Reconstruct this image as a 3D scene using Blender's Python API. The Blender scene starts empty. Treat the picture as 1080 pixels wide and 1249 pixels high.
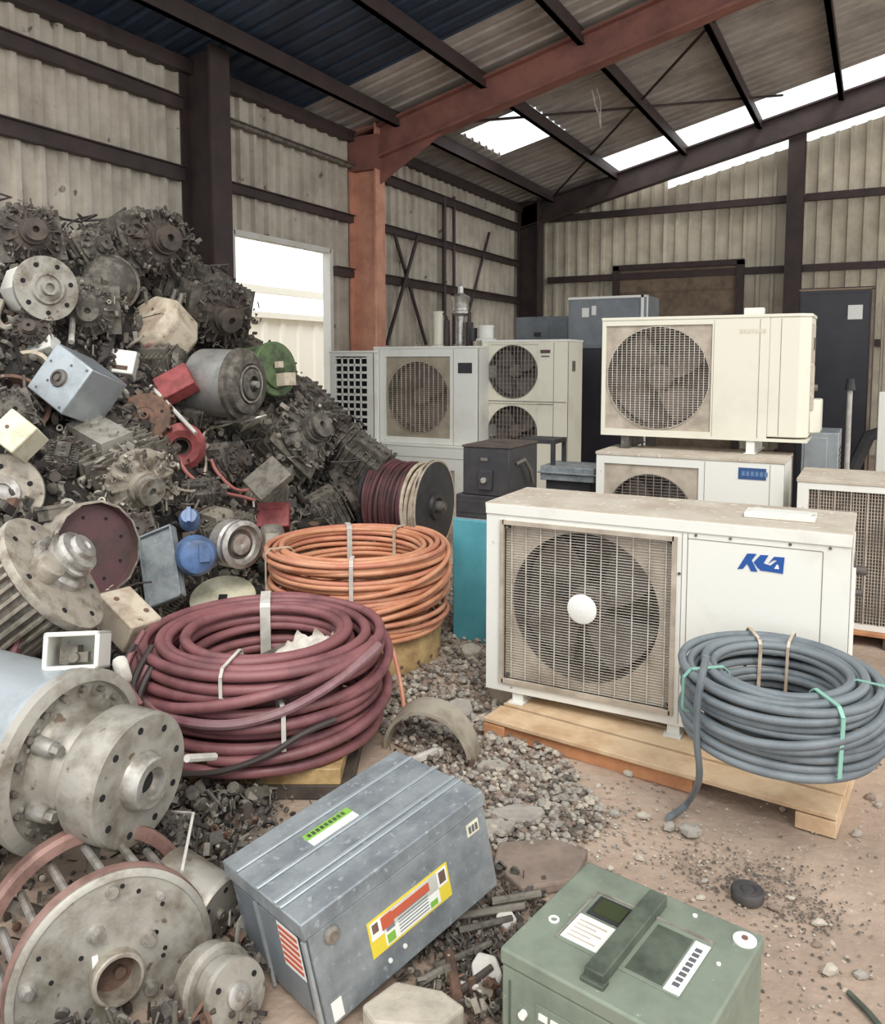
import bpy, math, random
import numpy as np
from mathutils import Matrix, Vector, noise, Euler

# ------------------------------------------------------------------ camera
YAW = math.radians(27.9); PITCH = math.radians(5.0); FPX = 1000.0; HY = 440.0; CAMZ = 1.6
AX = HY + FPX*math.tan(PITCH)
SC = bpy.context.scene; COL = SC.collection
cam = bpy.data.cameras.new('camera'); camo = bpy.data.objects.new('camera', cam); COL.objects.link(camo)
cam.sensor_fit = 'AUTO'; cam.sensor_width = 36.0; cam.lens = FPX/1249*36.0
cam.shift_y = (AX-624.5)/1249; cam.clip_start = .02; cam.clip_end = 200
camo.location = (0, 0, CAMZ); camo.rotation_euler = (math.pi/2-PITCH, 0, YAW)
SC.camera = camo
# ------------------------------------------------------------------ light
SC.view_settings.view_transform = 'Standard'; SC.view_settings.look = 'None'
SC.view_settings.exposure = 0.30; SC.view_settings.gamma = 1; SC.view_settings.use_curve_mapping = False
w = bpy.data.worlds.new('sky'); SC.world = w; w.use_nodes = True
bg = w.node_tree.nodes['Background']; bg.inputs[0].default_value = (.97, .985, 1, 1); bg.inputs[1].default_value = 1.35
sl = bpy.data.lights.new('sun', 'SUN'); sl.energy = 1.5; sl.angle = math.radians(25); sl.color = (1, .96, .9)
so = bpy.data.objects.new('sun', sl); COL.objects.link(so)
so.rotation_euler = (math.radians(42), 0, math.radians(38))

# ------------------------------------------------------------------ view helpers
RH = Vector((math.cos(YAW), math.sin(YAW), 0)); FH = Vector((-math.sin(YAW), math.cos(YAW), 0)); ZH = Vector((0, 0, 1))
FC = FH*math.cos(PITCH)-ZH*math.sin(PITCH); UC = FH*math.sin(PITCH)+ZH*math.cos(PITCH)
def ray(px, py): return FC + RH*((px-540)/FPX) + UC*((AX-py)/FPX)
def at(px, py, d):
    r = ray(px, py); return Vector((0, 0, CAMZ)) + r*(d/r.dot(FH))
def gz(px, py, z=0.0):
    r = ray(px, py); return Vector((0, 0, CAMZ)) + r*((z-CAMZ)/r.z)
def onY(px, py, Y):
    r = ray(px, py); return Vector((0, 0, CAMZ)) + r*(Y/r.y)
def cd(r, f, u): return (RH*r + FH*f + ZH*u).normalized()

# ------------------------------------------------------------------ materials
MATS = {}
def srgb(c): return tuple(((x/255/12.92) if x/255 <= .04045 else ((x/255+.055)/1.055)**2.4) for x in c)
def mat(name, rgb, rough=.6, metal=0.0, rgb2=None, scale=6.0, lo=.42, hi=.62, bump=0.0, bscale=30.0, speck=None, sscale=40, slo=.62, transmission=0, det=6.0, tex='Object'):
    if name in MATS: return MATS[name]
    m = bpy.data.materials.new(name); m.use_nodes = True; nt = m.node_tree; N = nt.nodes; L = nt.links
    b = N['Principled BSDF']; b.inputs['Roughness'].default_value = rough; b.inputs['Metallic'].default_value = metal
    c = srgb(rgb)+(1,)
    b.inputs['Base Color'].default_value = c; m.diffuse_color = c
    tc = N.new('ShaderNodeTexCoord')
    cur = None
    if rgb2:
        n = N.new('ShaderNodeTexNoise'); n.inputs['Scale'].default_value = scale; n.inputs['Detail'].default_value = det; n.inputs['Roughness'].default_value = .65
        L.new(tc.outputs[tex], n.inputs['Vector'])
        mr = N.new('ShaderNodeMapRange'); mr.inputs['From Min'].default_value = lo; mr.inputs['From Max'].default_value = hi
        L.new(n.outputs['Fac'], mr.inputs['Value'])
        mx = N.new('ShaderNodeMix'); mx.data_type = 'RGBA'; mx.inputs['A'].default_value = c; mx.inputs['B'].default_value = srgb(rgb2)+(1,)
        L.new(mr.outputs['Result'], mx.inputs['Factor']); cur = mx.outputs['Result']
    if speck:
        n = N.new('ShaderNodeTexNoise'); n.inputs['Scale'].default_value = sscale; n.inputs['Detail'].default_value = 3
        L.new(tc.outputs[tex], n.inputs['Vector'])
        mr = N.new('ShaderNodeMapRange'); mr.inputs['From Min'].default_value = slo; mr.inputs['From Max'].default_value = slo+.05
        L.new(n.outputs['Fac'], mr.inputs['Value'])
        mx = N.new('ShaderNodeMix'); mx.data_type = 'RGBA'; mx.inputs['B'].default_value = srgb(speck)+(1,)
        if cur: L.new(cur, mx.inputs['A'])
        else: mx.inputs['A'].default_value = c
        L.new(mr.outputs['Result'], mx.inputs['Factor']); cur = mx.outputs['Result']
    if cur: L.new(cur, b.inputs['Base Color'])
    if bump:
        n = N.new('ShaderNodeTexNoise'); n.inputs['Scale'].default_value = bscale; n.inputs['Detail'].default_value = 5
        L.new(tc.outputs[tex], n.inputs['Vector'])
        bp = N.new('ShaderNodeBump'); bp.inputs['Strength'].default_value = bump; bp.inputs['Distance'].default_value = .01
        L.new(n.outputs['Fac'], bp.inputs['Height']); L.new(bp.outputs['Normal'], b.inputs['Normal'])
    MATS[name] = m; return m

M_dirt = mat('dirt', (178, 158, 140), .95, 0, (146, 127, 112), 1.6, .38, .66, 1.0, 22, (192, 176, 160), 34, .66)
M_rib = mat('wall_sheet', (202, 194, 179), .6, .1, (160, 149, 134), 2.2, .42, .75, .1, 8, (104, 92, 80), 5, .68)
M_ribw = mat('wall_sheet_tan', (212, 204, 184), .6, .1, (172, 161, 142), 2.0, .42, .75, .1, 8)
M_roof = mat('roof_sheet', (196, 190, 182), .6, .1, (150, 144, 138), 1.6, .4, .7)
M_roofb = mat('roof_sheet_blue', (62, 78, 98), .5, .2, (44, 54, 70), 1.2, .4, .7)
M_steelR = mat('red_oxide_steel', (156, 106, 94), .6, .1, (122, 82, 76), 3, .4, .7, .1, 20)
M_steelD = mat('brown_primer_steel', (74, 60, 58), .6, .1, (54, 46, 46), 3, .4, .7, .1, 20)
M_rust = mat('rust_door', (146, 128, 108), .8, 0, (114, 98, 84), 3, .4, .6)
M_white = mat('white_enamel', (222, 222, 214), .45, 0, (204, 200, 188), 2.2, .5, .75, 0, 10, (170, 150, 130), 13, .72)
M_cream = mat('cream_enamel', (220, 216, 198), .45, 0, (200, 194, 174), 2.2, .5, .75)
M_dust = mat('dusty_top', (194, 185, 170), .85, 0, (172, 156, 140), 5, .4, .65, .15, 40, (206, 200, 188), 20, .6)
M_grid = mat('grille_beige', (186, 174, 158), .7, .0, (150, 138, 124), 5, .4, .65)
M_gridw = mat('guard_wire', (206, 200, 188), .5, .2, (160, 148, 134), 8, .45, .7)
M_gridd = mat('guard_wire_grey', (140, 132, 126), .5, .3)
M_black = mat('black_void', (26, 25, 27), .8)
M_fan = mat('fan_plastic', (92, 86, 82), .55, 0, (112, 106, 100), 5)
M_dark = mat('dark_cast', (84, 80, 74), .65, .2, (124, 118, 108), 14, .45, .62, .3, 60)
M_mid = mat('mid_cast', (128, 122, 112), .6, .25, (92, 86, 78), 12, .45, .62, .3, 60)
M_light = mat('light_cast', (176, 168, 154), .55, .3, (126, 116, 102), 10, .45, .65, .25, 50)
M_alu = mat('dirty_aluminium', (172, 168, 158), .5, .35, (124, 116, 102), 7, .45, .65, .15, 60, (112, 96, 80), 18, .66)
M_alub = mat('bluish_aluminium', (178, 186, 190), .42, .5, (150, 156, 158), 5, .45, .7, .1, 50)
M_galv = mat('galvanised_sheet', (150, 156, 158), .5, .3, (122, 128, 132), 9, .4, .62, .08, 60, (158, 165, 170), 46, .62)
M_rusty = mat('rusty_iron', (128, 98, 82), .8, .2, (94, 76, 66), 10, .4, .6, .3, 60)
M_brown = mat('brown_oily', (92, 82, 74), .7, .2, (66, 60, 56), 10)
M_maroonp = mat('maroon_face', (96, 66, 68), .6, .1, (72, 62, 56), 6)
M_beige = mat('beige_paint', (198, 186, 166), .6, 0, (166, 148, 128), 9, .45, .62, .1, 40, (110, 90, 74), 16, .68)
M_creambox = mat('cream_box', (222, 218, 192), .6, 0, (190, 184, 156), 8, .45, .65, .1, 40)
M_redp = mat('red_paint', (164, 82, 82), .6, .05, (126, 64, 62), 10)
M_greenp = mat('green_paint', (92, 112, 74), .6, .1, (62, 72, 52), 10)
M_bluep = mat('blue_plastic', (92, 122, 166), .4, 0, (76, 92, 120), 12)
M_blackp = mat('black_paint', (48, 48, 51), .5, .1, (60, 59, 60), 9)
M_rubber = mat('rubber', (58, 56, 56), .7, 0, (80, 76, 74), 9)
M_green = mat('army_green_paint', (128, 137, 122), .6, .05, (108, 117, 104), 6, .42, .65, .1, 40, (150, 160, 144), 50, .70)
M_greend = mat('army_green_dark', (92, 101, 88), .6, .05, (66, 72, 62), 8)
M_wood = mat('pale_pine', (208, 182, 148), .8, 0, (184, 152, 118), 7, .4, .65, .2, 50)
M_woodo = mat('orange_wood', (196, 140, 98), .8, 0, (164, 112, 78), 7, .4, .65, .2, 50)
M_woody = mat('yellow_wood', (196, 168, 118), .8, 0, (150, 122, 84), 9, .4, .65, .2, 50)
M_teal = mat('teal_paint', (86, 158, 170), .55, 0, (70, 140, 152), 4, .4, .7, 0, 10, (92, 150, 150), 12, .7)
M_maroon = mat('maroon_cable', (138, 90, 92), .5, 0, (104, 66, 70), 4, .45, .65, .1, 60)
M_orange = mat('orange_cable', (206, 150, 116), .5, 0, (186, 122, 90), 4, .45, .65, .08, 60)
M_orange2 = mat('orange_cable_dark', (188, 122, 98), .5, 0, (206, 154, 122), 4, .45, .65)
M_grey = mat('grey_blue_cable', (118, 126, 130), .5, 0, (94, 102, 108), 5, .45, .65, .08, 60)
M_pink = mat('pink_wire', (176, 112, 104), .5)
M_wire = mat('dark_wire', (60, 52, 50), .6)
M_tape = mat('white_strap', (208, 204, 196), .6, 0, (176, 172, 164), 9)
M_tgreen = mat('green_twine', (134, 182, 164), .6)
M_stone = mat('grey_stone', (164, 158, 148), .95, 0, (134, 128, 120), 9, .4, .65, .4, 40)
M_stone2 = mat('pale_stone', (188, 180, 164), .95, 0, (156, 148, 136), 9, .4, .65, .4, 40)
M_stone3 = mat('brownish_stone', (142, 126, 114), .95, 0, (118, 104, 94), 9, .4, .65, .4, 40)
M_grit = mat('dark_grit', (96, 90, 84), .95)
M_label = mat('label_white', (232, 232, 226), .6)
M_yellow = mat('label_yellow', (222, 200, 64), .6)
M_labr = mat('label_red', (190, 92, 66), .6)
M_labg = mat('label_green', (128, 178, 72), .6)
M_labk = mat('label_ink', (96, 96, 100), .6)
M_navy = mat('badge_blue', (44, 78, 126), .5)
M_letter = mat('badge_letter', (96, 124, 160), .5)
M_blue = mat('logo_blue', (26, 78, 150), .45)
M_bluegrey = mat('blue_grey_cabinet', (128, 134, 138), .5, .1, (104, 110, 116), 3, .4, .7)
M_blackc = mat('black_cabinet', (38, 38, 46), .4, .1, (52, 50, 56), 3, .4, .7)
M_screen = mat('dark_glass', (62, 70, 48), .15)
M_brass = mat('brass', (186, 150, 84), .4, .7)
M_cloth = mat('white_cloth', (214, 210, 200), .9, 0, (180, 172, 160), 9)
M_glaze = mat('roof_glazing', (240, 244, 246), .3)
M_rim = mat('stained_rim', (150, 118, 108), .6, .2, (112, 84, 76), 8)
M_pad = mat('condenser_pad', (124, 112, 103), .8, .1, (104, 94, 87), 6)
M_motor = mat('motor_steel', (166, 166, 162), .42, .4, (134, 134, 130), 7, .45, .65)
M_yard = mat('yard_panel', (244, 243, 232), .6)
M_salmon = mat('salmon_steel', (224, 166, 140), .6, .0, (190, 134, 112), 3, .4, .7)
M_steel = mat('bright_steel', (196, 194, 188), .35, .6, (150, 142, 132), 12)
nt = M_glaze.node_tree; b_ = nt.nodes['Principled BSDF']; b_.inputs['Transmission Weight'].default_value = 1.0; b_.inputs['Roughness'].default_value = .6; b_.inputs['IOR'].default_value = 1.05
# galvanised / wall sheets keep their own streaks
# ------------------------------------------------------------------ mesh builder
def ident(): return Matrix.Identity(4)
def orient(loc, zdir, roll=0.0, up=None):
    z = Vector(zdir).normalized(); up = Vector(up) if up else Vector((0, 0, 1))
    if abs(z.dot(up)) > .98: up = Vector((0, 1, 0))
    x = up.cross(z).normalized(); y = z.cross(x)
    m = Matrix((x, y, z)).transposed().to_4x4()
    return Matrix.Translation(Vector(loc)) @ m @ Matrix.Rotation(roll, 4, 'Z')
class MB:
    def __init__(s): s.v = []; s.f = []; s.m = []; s.T = ident()
    def add(s, vs, fs, mi=0):
        o = len(s.v); T = s.T
        s.v += [tuple(T @ Vector(p)) for p in vs]
        s.f += [tuple(i+o for i in f) for f in fs]; s.m += [mi]*len(fs); return s
    def box(s, x0, x1, y0, y1, z0, z1, mi=0):
        return s.add([(x0,y0,z0),(x1,y0,z0),(x1,y1,z0),(x0,y1,z0),(x0,y0,z1),(x1,y0,z1),(x1,y1,z1),(x0,y1,z1)],
            [(0,3,2,1),(4,5,6,7),(0,1,5,4),(1,2,6,5),(2,3,7,6),(3,0,4,7)], mi)
    def cb(s, c, d, mi=0): return s.box(c[0]-d[0]/2, c[0]+d[0]/2, c[1]-d[1]/2, c[1]+d[1]/2, c[2]-d[2]/2, c[2]+d[2]/2, mi)
    def lathe(s, prof, seg=24, mi=0, cap=True):
        vs = []; fs = []
        for (r, z) in prof:
            for k in range(seg):
                a = 2*math.pi*k/seg; vs.append((r*math.cos(a), r*math.sin(a), z))
        for i in range(len(prof)-1):
            for k in range(seg):
                a = i*seg+k; b = i*seg+(k+1) % seg; fs.append((a, b, b+seg, a+seg))
        if cap:
            if prof[0][0] > 1e-6: fs.append(tuple(reversed(range(seg))))
            if prof[-1][0] > 1e-6: fs.append(tuple((len(prof)-1)*seg+k for k in range(seg)))
        return s.add(vs, fs, mi)
    def cyl(s, p0, p1, r0, r1=None, seg=12, mi=0):
        r1 = r0 if r1 is None else r1; p0 = Vector(p0); p1 = Vector(p1); d = p1-p0
        if d.length < 1e-6: return s
        T = s.T; s.T = T @ orient(p0, d); s.lathe([(r0, 0), (r1, d.length)], seg, mi); s.T = T; return s
    def tube(s, pts, r, seg=8, mi=0, closed=False):
        pts = [Vector(p) for p in pts]; n = len(pts); vs = []; fs = []; prev = None
        for i in range(n):
            if closed: t = pts[(i+1) % n]-pts[i-1]
            else: t = pts[min(i+1, n-1)]-pts[max(i-1, 0)]
            t.normalize()
            if prev is None:
                u = Vector((0, 0, 1)) if abs(t.z) < .9 else Vector((1, 0, 0))
                prev = (u - t*u.dot(t)).normalized()
            else:
                prev = (prev - t*prev.dot(t)).normalized()
            q = t.cross(prev)
            for k in range(seg):
                a = 2*math.pi*k/seg; vs.append(pts[i]+(prev*math.cos(a)+q*math.sin(a))*r)
        for i in range(n if closed else n-1):
            j = (i+1) % n
            for k in range(seg):
                k2 = (k+1) % seg; fs.append((i*seg+k, i*seg+k2, j*seg+k2, j*seg+k))
        if not closed: fs.append(tuple(reversed(range(seg)))); fs.append(tuple((n-1)*seg+k for k in range(seg)))
        return s.add(vs, fs, mi)
    def prism(s, poly, z0, z1, mi=0):
        n = len(poly); vs = [(x, y, z0) for x, y in poly]+[(x, y, z1) for x, y in poly]
        fs = [tuple(reversed(range(n))), tuple(range(n, 2*n))]+[(i, (i+1) % n, n+(i+1) % n, n+i) for i in range(n)]
        return s.add(vs, fs, mi)
    def ring(s, ri, ro, z0, z1, seg=32, mi=0):
        return s.lathe([(ri, z0), (ro, z0), (ro, z1), (ri, z1), (ri, z0)], seg, mi, cap=False)
    def rock(s, c, d, rnd, mi=0, flat=0.0):
        vs = []; n = 7; rows = [(-.9, .45), (-.35, .95), (.35, .85), (.85, .45)]; off = rnd.random()*6
        for (z, r) in rows:
            for k in range(n):
                a = 2*math.pi*k/n+off; rr = r*(.75+.5*rnd.random())
                vs.append((c[0]+d[0]/2*rr*math.cos(a), c[1]+d[1]/2*rr*math.sin(a), c[2]+d[2]/2*z*(.85+.3*rnd.random())))
        fs = [tuple(reversed(range(n))), tuple(3*n+k for k in range(n))]
        for i in range(3):
            for k in range(n): fs.append((i*n+k, i*n+(k+1) % n, (i+1)*n+(k+1) % n, (i+1)*n+k))
        return s.add(vs, fs, mi)
    def build(s, name, mats, parent=None, smooth=38, bevel=0.0):
        me = bpy.data.meshes.new(name); me.from_pydata(s.v, [], s.f)
        if not isinstance(mats, (list, tuple)): mats = [mats]
        for m in mats: me.materials.append(m)
        me.polygons.foreach_set('material_index', s.m)
        if smooth:
            me.polygons.foreach_set('use_smooth', [True]*len(me.polygons))
            me.update()
            try: me.set_sharp_from_angle(angle=math.radians(smooth))
            except Exception: pass
        me.update()
        o = bpy.data.objects.new(name, me); COL.objects.link(o)
        if parent: o.parent = parent
        if bevel:
            b = o.modifiers.new('bevel', 'BEVEL'); b.width = bevel; b.segments = 2; b.limit_method = 'ANGLE'
        return o
def thing(name, label, cat, loc=(0,0,0), rz=0.0, group=None, M=None):
    o = bpy.data.objects.new(name, None); COL.objects.link(o); o.empty_display_size = .05
    if M is not None: o.matrix_world = M
    else: o.location = loc; o.rotation_euler = (0, 0, rz)
    o['label'] = label; o['category'] = cat
    if group: o['group'] = group
    return o
def tag(o, label, cat, group=None, kind=None):
    if label: o['label'] = label
    if cat: o['category'] = cat
    if group: o['group'] = group
    if kind: o['kind'] = kind
    return o
def struct(name, mb, mats, **k):
    o = mb.build(name, mats, **k); o['kind'] = 'structure'; return o
def copy_tree(o, parent=None):
    c = o.copy(); COL.objects.link(c); c.parent = parent
    for ch in [x for x in COL.objects if x.parent == o]: copy_tree(ch, c)
    return c

def boltset(root, name, m, R, z, n, r, h, off=0.0, seg=8, sx=1.0, sy=1.0):
    for k in range(n):
        a = off+6.283*k/n; x, y = R*math.cos(a)*sx, R*math.sin(a)*sy
        b = MB(); b.cyl((x, y, z-.002), (x, y, z+h), r, seg=seg); b.build(name, m, root)
def bearing(dx, dy):
    a = math.degrees(math.atan2(-dy, dx)) % 360
    return ['right of', 'up and right of', 'above', 'up and left of', 'left of', 'down and left of', 'below', 'down and right of'][int(((a+22.5) % 360)//45)]
USED = set()
def autolabel(pre, px, py, marks):
    for fmt in ('just ', 'further '):
        for (mx, my, nm) in sorted(marks, key=lambda q: math.hypot(q[0]-px, q[1]-py))[:4 if fmt == 'just ' else 9]:
            l = '%s %s%s %s' % (pre, fmt, bearing(px-mx, py-my), nm)
            if l not in USED: USED.add(l); return l
    return l
# ================================================================== SETTING
LX = -6.46; BY = 15.8; SL = .24
def zr(X): return 4.68 + SL*(X-LX)
# floor
g = MB(); nx, ny = 150, 150; X0, X1, Y0, Y1 = -16, 12, -4, 20
def gh(x, y): return .012*noise.noise(Vector((x*1.7, y*1.7, 0)))+.004*noise.noise(Vector((x*9, y*9, 3)))-.004
vs = []; fs = []
for j in range(ny+1):
    for i in range(nx+1):
        x = X0+(X1-X0)*i/nx; y = Y0+(Y1-Y0)*j/ny; vs.append((x, y, gh(x, y)))
for j in range(ny):
    for i in range(nx):
        a = j*(nx+1)+i; fs.append((a, a+1, a+nx+2, a+nx+1))
g.add(vs, fs); struct('floor', g, M_dirt, smooth=180)
def corrug(mb, A, B, z0, z1, nrm, pitch=.23, dep=.055, mi=0):
    """ribbed sheet from A to B (xy), z0/z1 may be functions of the point"""
    A = Vector(A); B = Vector(B); d = B-A; L = d.length; d /= L; nrm = Vector(nrm)
    prof = [(0, 0), (.62, 0), (.70, 1), (.92, 1), (1.0, 0)]
    pts = []; s = 0.0
    while s < L-1e-6:
        for (u, h) in prof[:-1]:
            t = s+u*pitch
            if t < L: pts.append((t, h*dep))
        s += pitch
    pts.append((L, 0))
    vs = []; fs = []
    for (t, h) in pts:
        p = A+d*t+nrm*h
        for zz in (z0, z1):
            vs.append((p.x, p.y, zz(p) if callable(zz) else zz))
    for i in range(len(pts)-1): fs.append((2*i, 2*i+2, 2*i+3, 2*i+1))
    n = len(vs)
    # a real thickness
    vs2 = [(v[0]-nrm.x*.012, v[1]-nrm.y*.012, v[2]) for v in vs]
    fs2 = [tuple(reversed([i+n for i in f])) for f in fs]
    for i in range(len(pts)-1):
        fs2.append((2*i+1, 2*i+3, 2*i+3+n, 2*i+1+n)); fs2.append((2*i, 2*i+n, 2*i+2+n, 2*i+2))
    mb.add(vs+vs2, fs+fs2, mi)
DY0, DY1, DZ = 7.1, 8.93, 3.0
wl = MB(); n = (1, 0)
corrug(wl, (LX, 3.2), (LX, DY0), -.02, 4.68, n); corrug(wl, (LX, DY0), (LX, DY1), DZ, 4.68, n); corrug(wl, (LX, DY1), (LX, BY), -.02, 4.68, n)
struct('wall_left', wl, M_rib, smooth=0)
wb = MB(); corrug(wb, (LX, BY), (-3.6, BY), -.02, lambda p: zr(p.x)-.05, (0, -1), .24); corrug(wb, (-3.6, BY), (6.5, BY), -.02, lambda p: zr(p.x)-.57, (0, -1), .24)
struct('wall_back', wb, M_ribw, smooth=0)
# roof sheets, with the opening for the skylight
SX0, SX1, SY0, SY1 = -5.55, -4.45, 11.0, 12.5; RYE = 14.45
def roofsheet(mb, x0, x1, y0, y1, mi=0):
    s = .25; y = y0; t = .02
    while y < y1-1e-6:
        ye = min(y+s, y1); pr = [(y, 0), (y+(ye-y)*.6, 0), (y+(ye-y)*.7, .04), (y+(ye-y)*.9, .04), (ye, 0)]
        for i in range(4):
            (a, ha), (b, hb) = pr[i], pr[i+1]
            za, zb = zr(x0), zr(x1)
            mb.add([(x0,a,za+ha),(x0,b,za+hb),(x1,b,zb+hb),(x1,a,zb+ha),(x0,a,za+ha+t),(x0,b,za+hb+t),(x1,b,zb+hb+t),(x1,a,zb+ha+t)],
                [(0,1,2,3),(4,7,6,5)], mi)
        y = ye
rf = MB()
roofsheet(rf, LX-.3, 6.5, 3.4, 8.4, 1)
roofsheet(rf, LX-.3, 6.5, 8.4, SY0, 0)
roofsheet(rf, LX-.3, SX0, SY0, SY1, 0); roofsheet(rf, SX1, 6.5, SY0, SY1, 0); roofsheet(rf, LX-.3, 6.5, SY1, RYE, 0)
roofsheet(rf, LX-.3, -4.6, RYE, BY, 0)
struct('ceiling', rf, [M_roof, M_roofb], smooth=0)
sk = MB(); sk.add([(SX0-.03,SY0-.03,zr(SX0)+.05),(SX0-.03,SY1+.03,zr(SX0)+.05),(SX1+.03,SY1+.03,zr(SX1)+.05),(SX1+.03,SY0-.03,zr(SX1)+.05),
    (SX0-.03,SY0-.03,zr(SX0)+.056),(SX0-.03,SY1+.03,zr(SX0)+.056),(SX1+.03,SY1+.03,zr(SX1)+.056),(SX1+.03,SY0-.03,zr(SX1)+.056)], [(0,1,2,3),(4,7,6,5),(0,4,5,1),(1,5,6,2),(2,6,7,3),(3,7,4,0)])
struct('window_1', sk, M_glaze, smooth=0)
def beamI(mb, A, B, dep, wid, up=(0,0,1), fl=.03, web=.02, mi=0):
    """I section between A and B; dep along up"""
    A = Vector(A); B = Vector(B); d = (B-A); L = d.length; T = mb.T
    mb.T = T @ orient(A, d, 0, up)   # local x = up x d (width), local y = up-ish
    mb.box(-wid/2, wid/2, dep/2-fl, dep/2, 0, L, mi); mb.box(-wid/2, wid/2, -dep/2, -dep/2+fl, 0, L, mi); mb.box(-web/2, web/2, -dep/2+fl, dep/2-fl, 0, L, mi)
    mb.T = T
def column(name, x, y, z1, dep, wid, m, axis='x'):
    b = MB(); beamI(b, (x, y, 0), (x, y, z1), dep, wid, (1,0,0) if axis == 'x' else (0,1,0))
    b.box(x-dep/2-.05, x+dep/2+.05, y-wid/2-.05, y+wid/2+.05, 0, .03)
    struct(name, b, m, smooth=0)
column('trim_1', LX+.26, 6.5, zr(LX+.3)-.02, .44, .28, M_steelD)
column('trim_2', LX+.26, 9.52, zr(LX+.3)-.02, .44, .22, M_salmon)
column('trim_3', LX+.30, 15.35, zr(LX+.3)-.02, .44, .30, M_steelD)
column('trim_4', -1.36, 15.5, zr(-1.36)-.35, .30, .26, M_steelD, 'y')
column('trim_5', 3.2, 15.5, zr(3.2)-.35, .30, .26, M_steelD, 'y')
tn = [6]
def trim(mb, m):
    struct('trim_%d' % tn[0], mb, m, smooth=0); tn[0] += 1
for (yy, dep, m) in ((9.52, .42, M_steelR), (15.35, .42, M_steelD)):
    b = MB(); beamI(b, (LX+.05, yy, zr(LX+.05)-.30), (6.5, yy, zr(6.5)-.30), dep, .2); trim(b, m)
# haunch of the middle rafter
b = MB(); b.T = Matrix.Translation((0, 9.62, 0)) @ Matrix.Rotation(math.pi/2, 4, 'X')
b.box(LX+.03, LX+.5, zr(LX+.03)-.55, zr(LX+.03)-.1, -.0, .21); b.prism([(LX+.48, 3.95), (LX+1.5, zr(LX+1.5)-.5), (LX+.48, zr(LX+.48)-.48)], .09, .11); trim(b, M_steelR)
# purlins under the roof (along Y)
x = LX+.75
pu = []
while x < 6.2:
    b = MB(); b.box(x-.035, x+.035, 3.4, BY-.1, zr(x)-.20, zr(x)-.02); b.box(x-.035, x+.05, 3.4, BY-.1, zr(x)-.20, zr(x)-.185); trim(b, M_steelD); x += 1.25
b = MB(); b.box(LX+.02, LX+.14, 3.2, BY, 4.52, 4.66); trim(b, M_steelD)     # eave beam
# girts
def girtL(y0, y1, z, h=.12, m=M_steelD, d=.09):
    b = MB(); b.box(LX+.04, LX+.04+d, y0, y1, z-h/2, z+h/2); b.box(LX+.04, LX+.04+d*1.4, y0, y1, z+h/2-.012, z+h/2); trim(b, m)
for (y0, y1) in ((3.2, 6.34), (6.66, 9.4), (9.64, 15.2)):
    girtL(y0, y1, 3.5, .10 if y0 > 6 else .14); girtL(y0, y1, 4.2, .05 if 6 < y0 < 9 else .12, M_steelD if not 6 < y0 < 9 else M_mid)
girtL(9.64, 15.2, 2.78); girtL(8.98, 9.4, 2.78); girtL(3.2, 6.34, 2.3); girtL(9.64, 15.2, 1.5)
for z in (1.9, 3.2, 4.4):
    b = MB(); b.box(LX+.55, -1.5, BY-.17, BY-.06, z-.06, z+.06); b.box(-1.22, 6.4, BY-.17, BY-.06, z-.06, z+.06); trim(b, M_steelD)
# braces on the left wall
def brace(A, B, r=.03):
    b = MB(); b.cyl(A, B, r, r, 6); trim(b, M_steelD)
def wpt(px, py, off=.12):
    r = ray(px, py); return Vector((0, 0, CAMZ))+r*((LX+off)/r.x)
brace(wpt(481, 284), wpt(520, 420)); brace(wpt(510, 288, .18), wpt(472, 420, .18)); brace(wpt(597, 284), wpt(572, 380)); brace(wpt(542, 240), wpt(542, 420), .04); brace(wpt(554, 240), wpt(554, 420), .03)
b = MB(); b.cyl((-5.9, 9.7, zr(-5.9)-.1), (-1.5, 14.3, zr(-1.5)-.1), .02, seg=6); trim(b, M_steelD)
b = MB(); b.cyl((-1.2, 9.7, zr(-1.2)-.1), (-5.6, 15.2, zr(-5.6)-.1), .02, seg=6); trim(b, M_steelD)
# door frame
b = MB(); b.box(LX-.04, LX+.08, DY0-.05, DY0+.02, 0, DZ+.05); b.box(LX-.04, LX+.08, DY1-.02, DY1+.05, 0, DZ+.05); b.box(LX-.04, LX+.08, DY0, DY1, DZ, DZ+.06)
struct('door_1', b, M_white, smooth=0)
# shutter on the back wall
p0 = onY(755, 335, BY-.1); p1 = onY(902, 330, BY-.1); zt = onY(830, 327, BY-.1).z
b = MB(); b.box(p0.x, p1.x, BY-.12, BY-.07, 0, zt, 0)
for k in range(6): b.box(p0.x+.05, p1.x-.05, BY-.135, BY-.12, .4+k*.5, .43+k*.5, 0)
b.box(p0.x-.09, p0.x+.03, BY-.2, BY-.06, 0, zt+.08, 1); b.box(p1.x-.03, p1.x+.09, BY-.2, BY-.06, 0, zt+.08, 1); b.box(p0.x-.09, p1.x+.09, BY-.2, BY-.06, zt, zt+.1, 1)
struct('door_2', b, [M_rust, M_steelD], smooth=0)
# yard wall seen through the doorway
yw = MB(); corrug(yw, (-9.6, 4.0), (-9.6, 20.0), 0, 2.35, (1, 0), .5, .03, 0)
yw.box(-9.62, -9.5, 4, 20, 2.35, 2.45, 0); yw.box(-9.62, -9.48, 9.9, 10.1, 0, 3.0, 0)
yw.box(-9.62, -9.5, 4, 20, 2.78, 2.9, 0)
tag(yw.build('yard_fence', M_yard, smooth=0), 'pale cream panel fence standing outside the bright doorway', 'fence')
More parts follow.
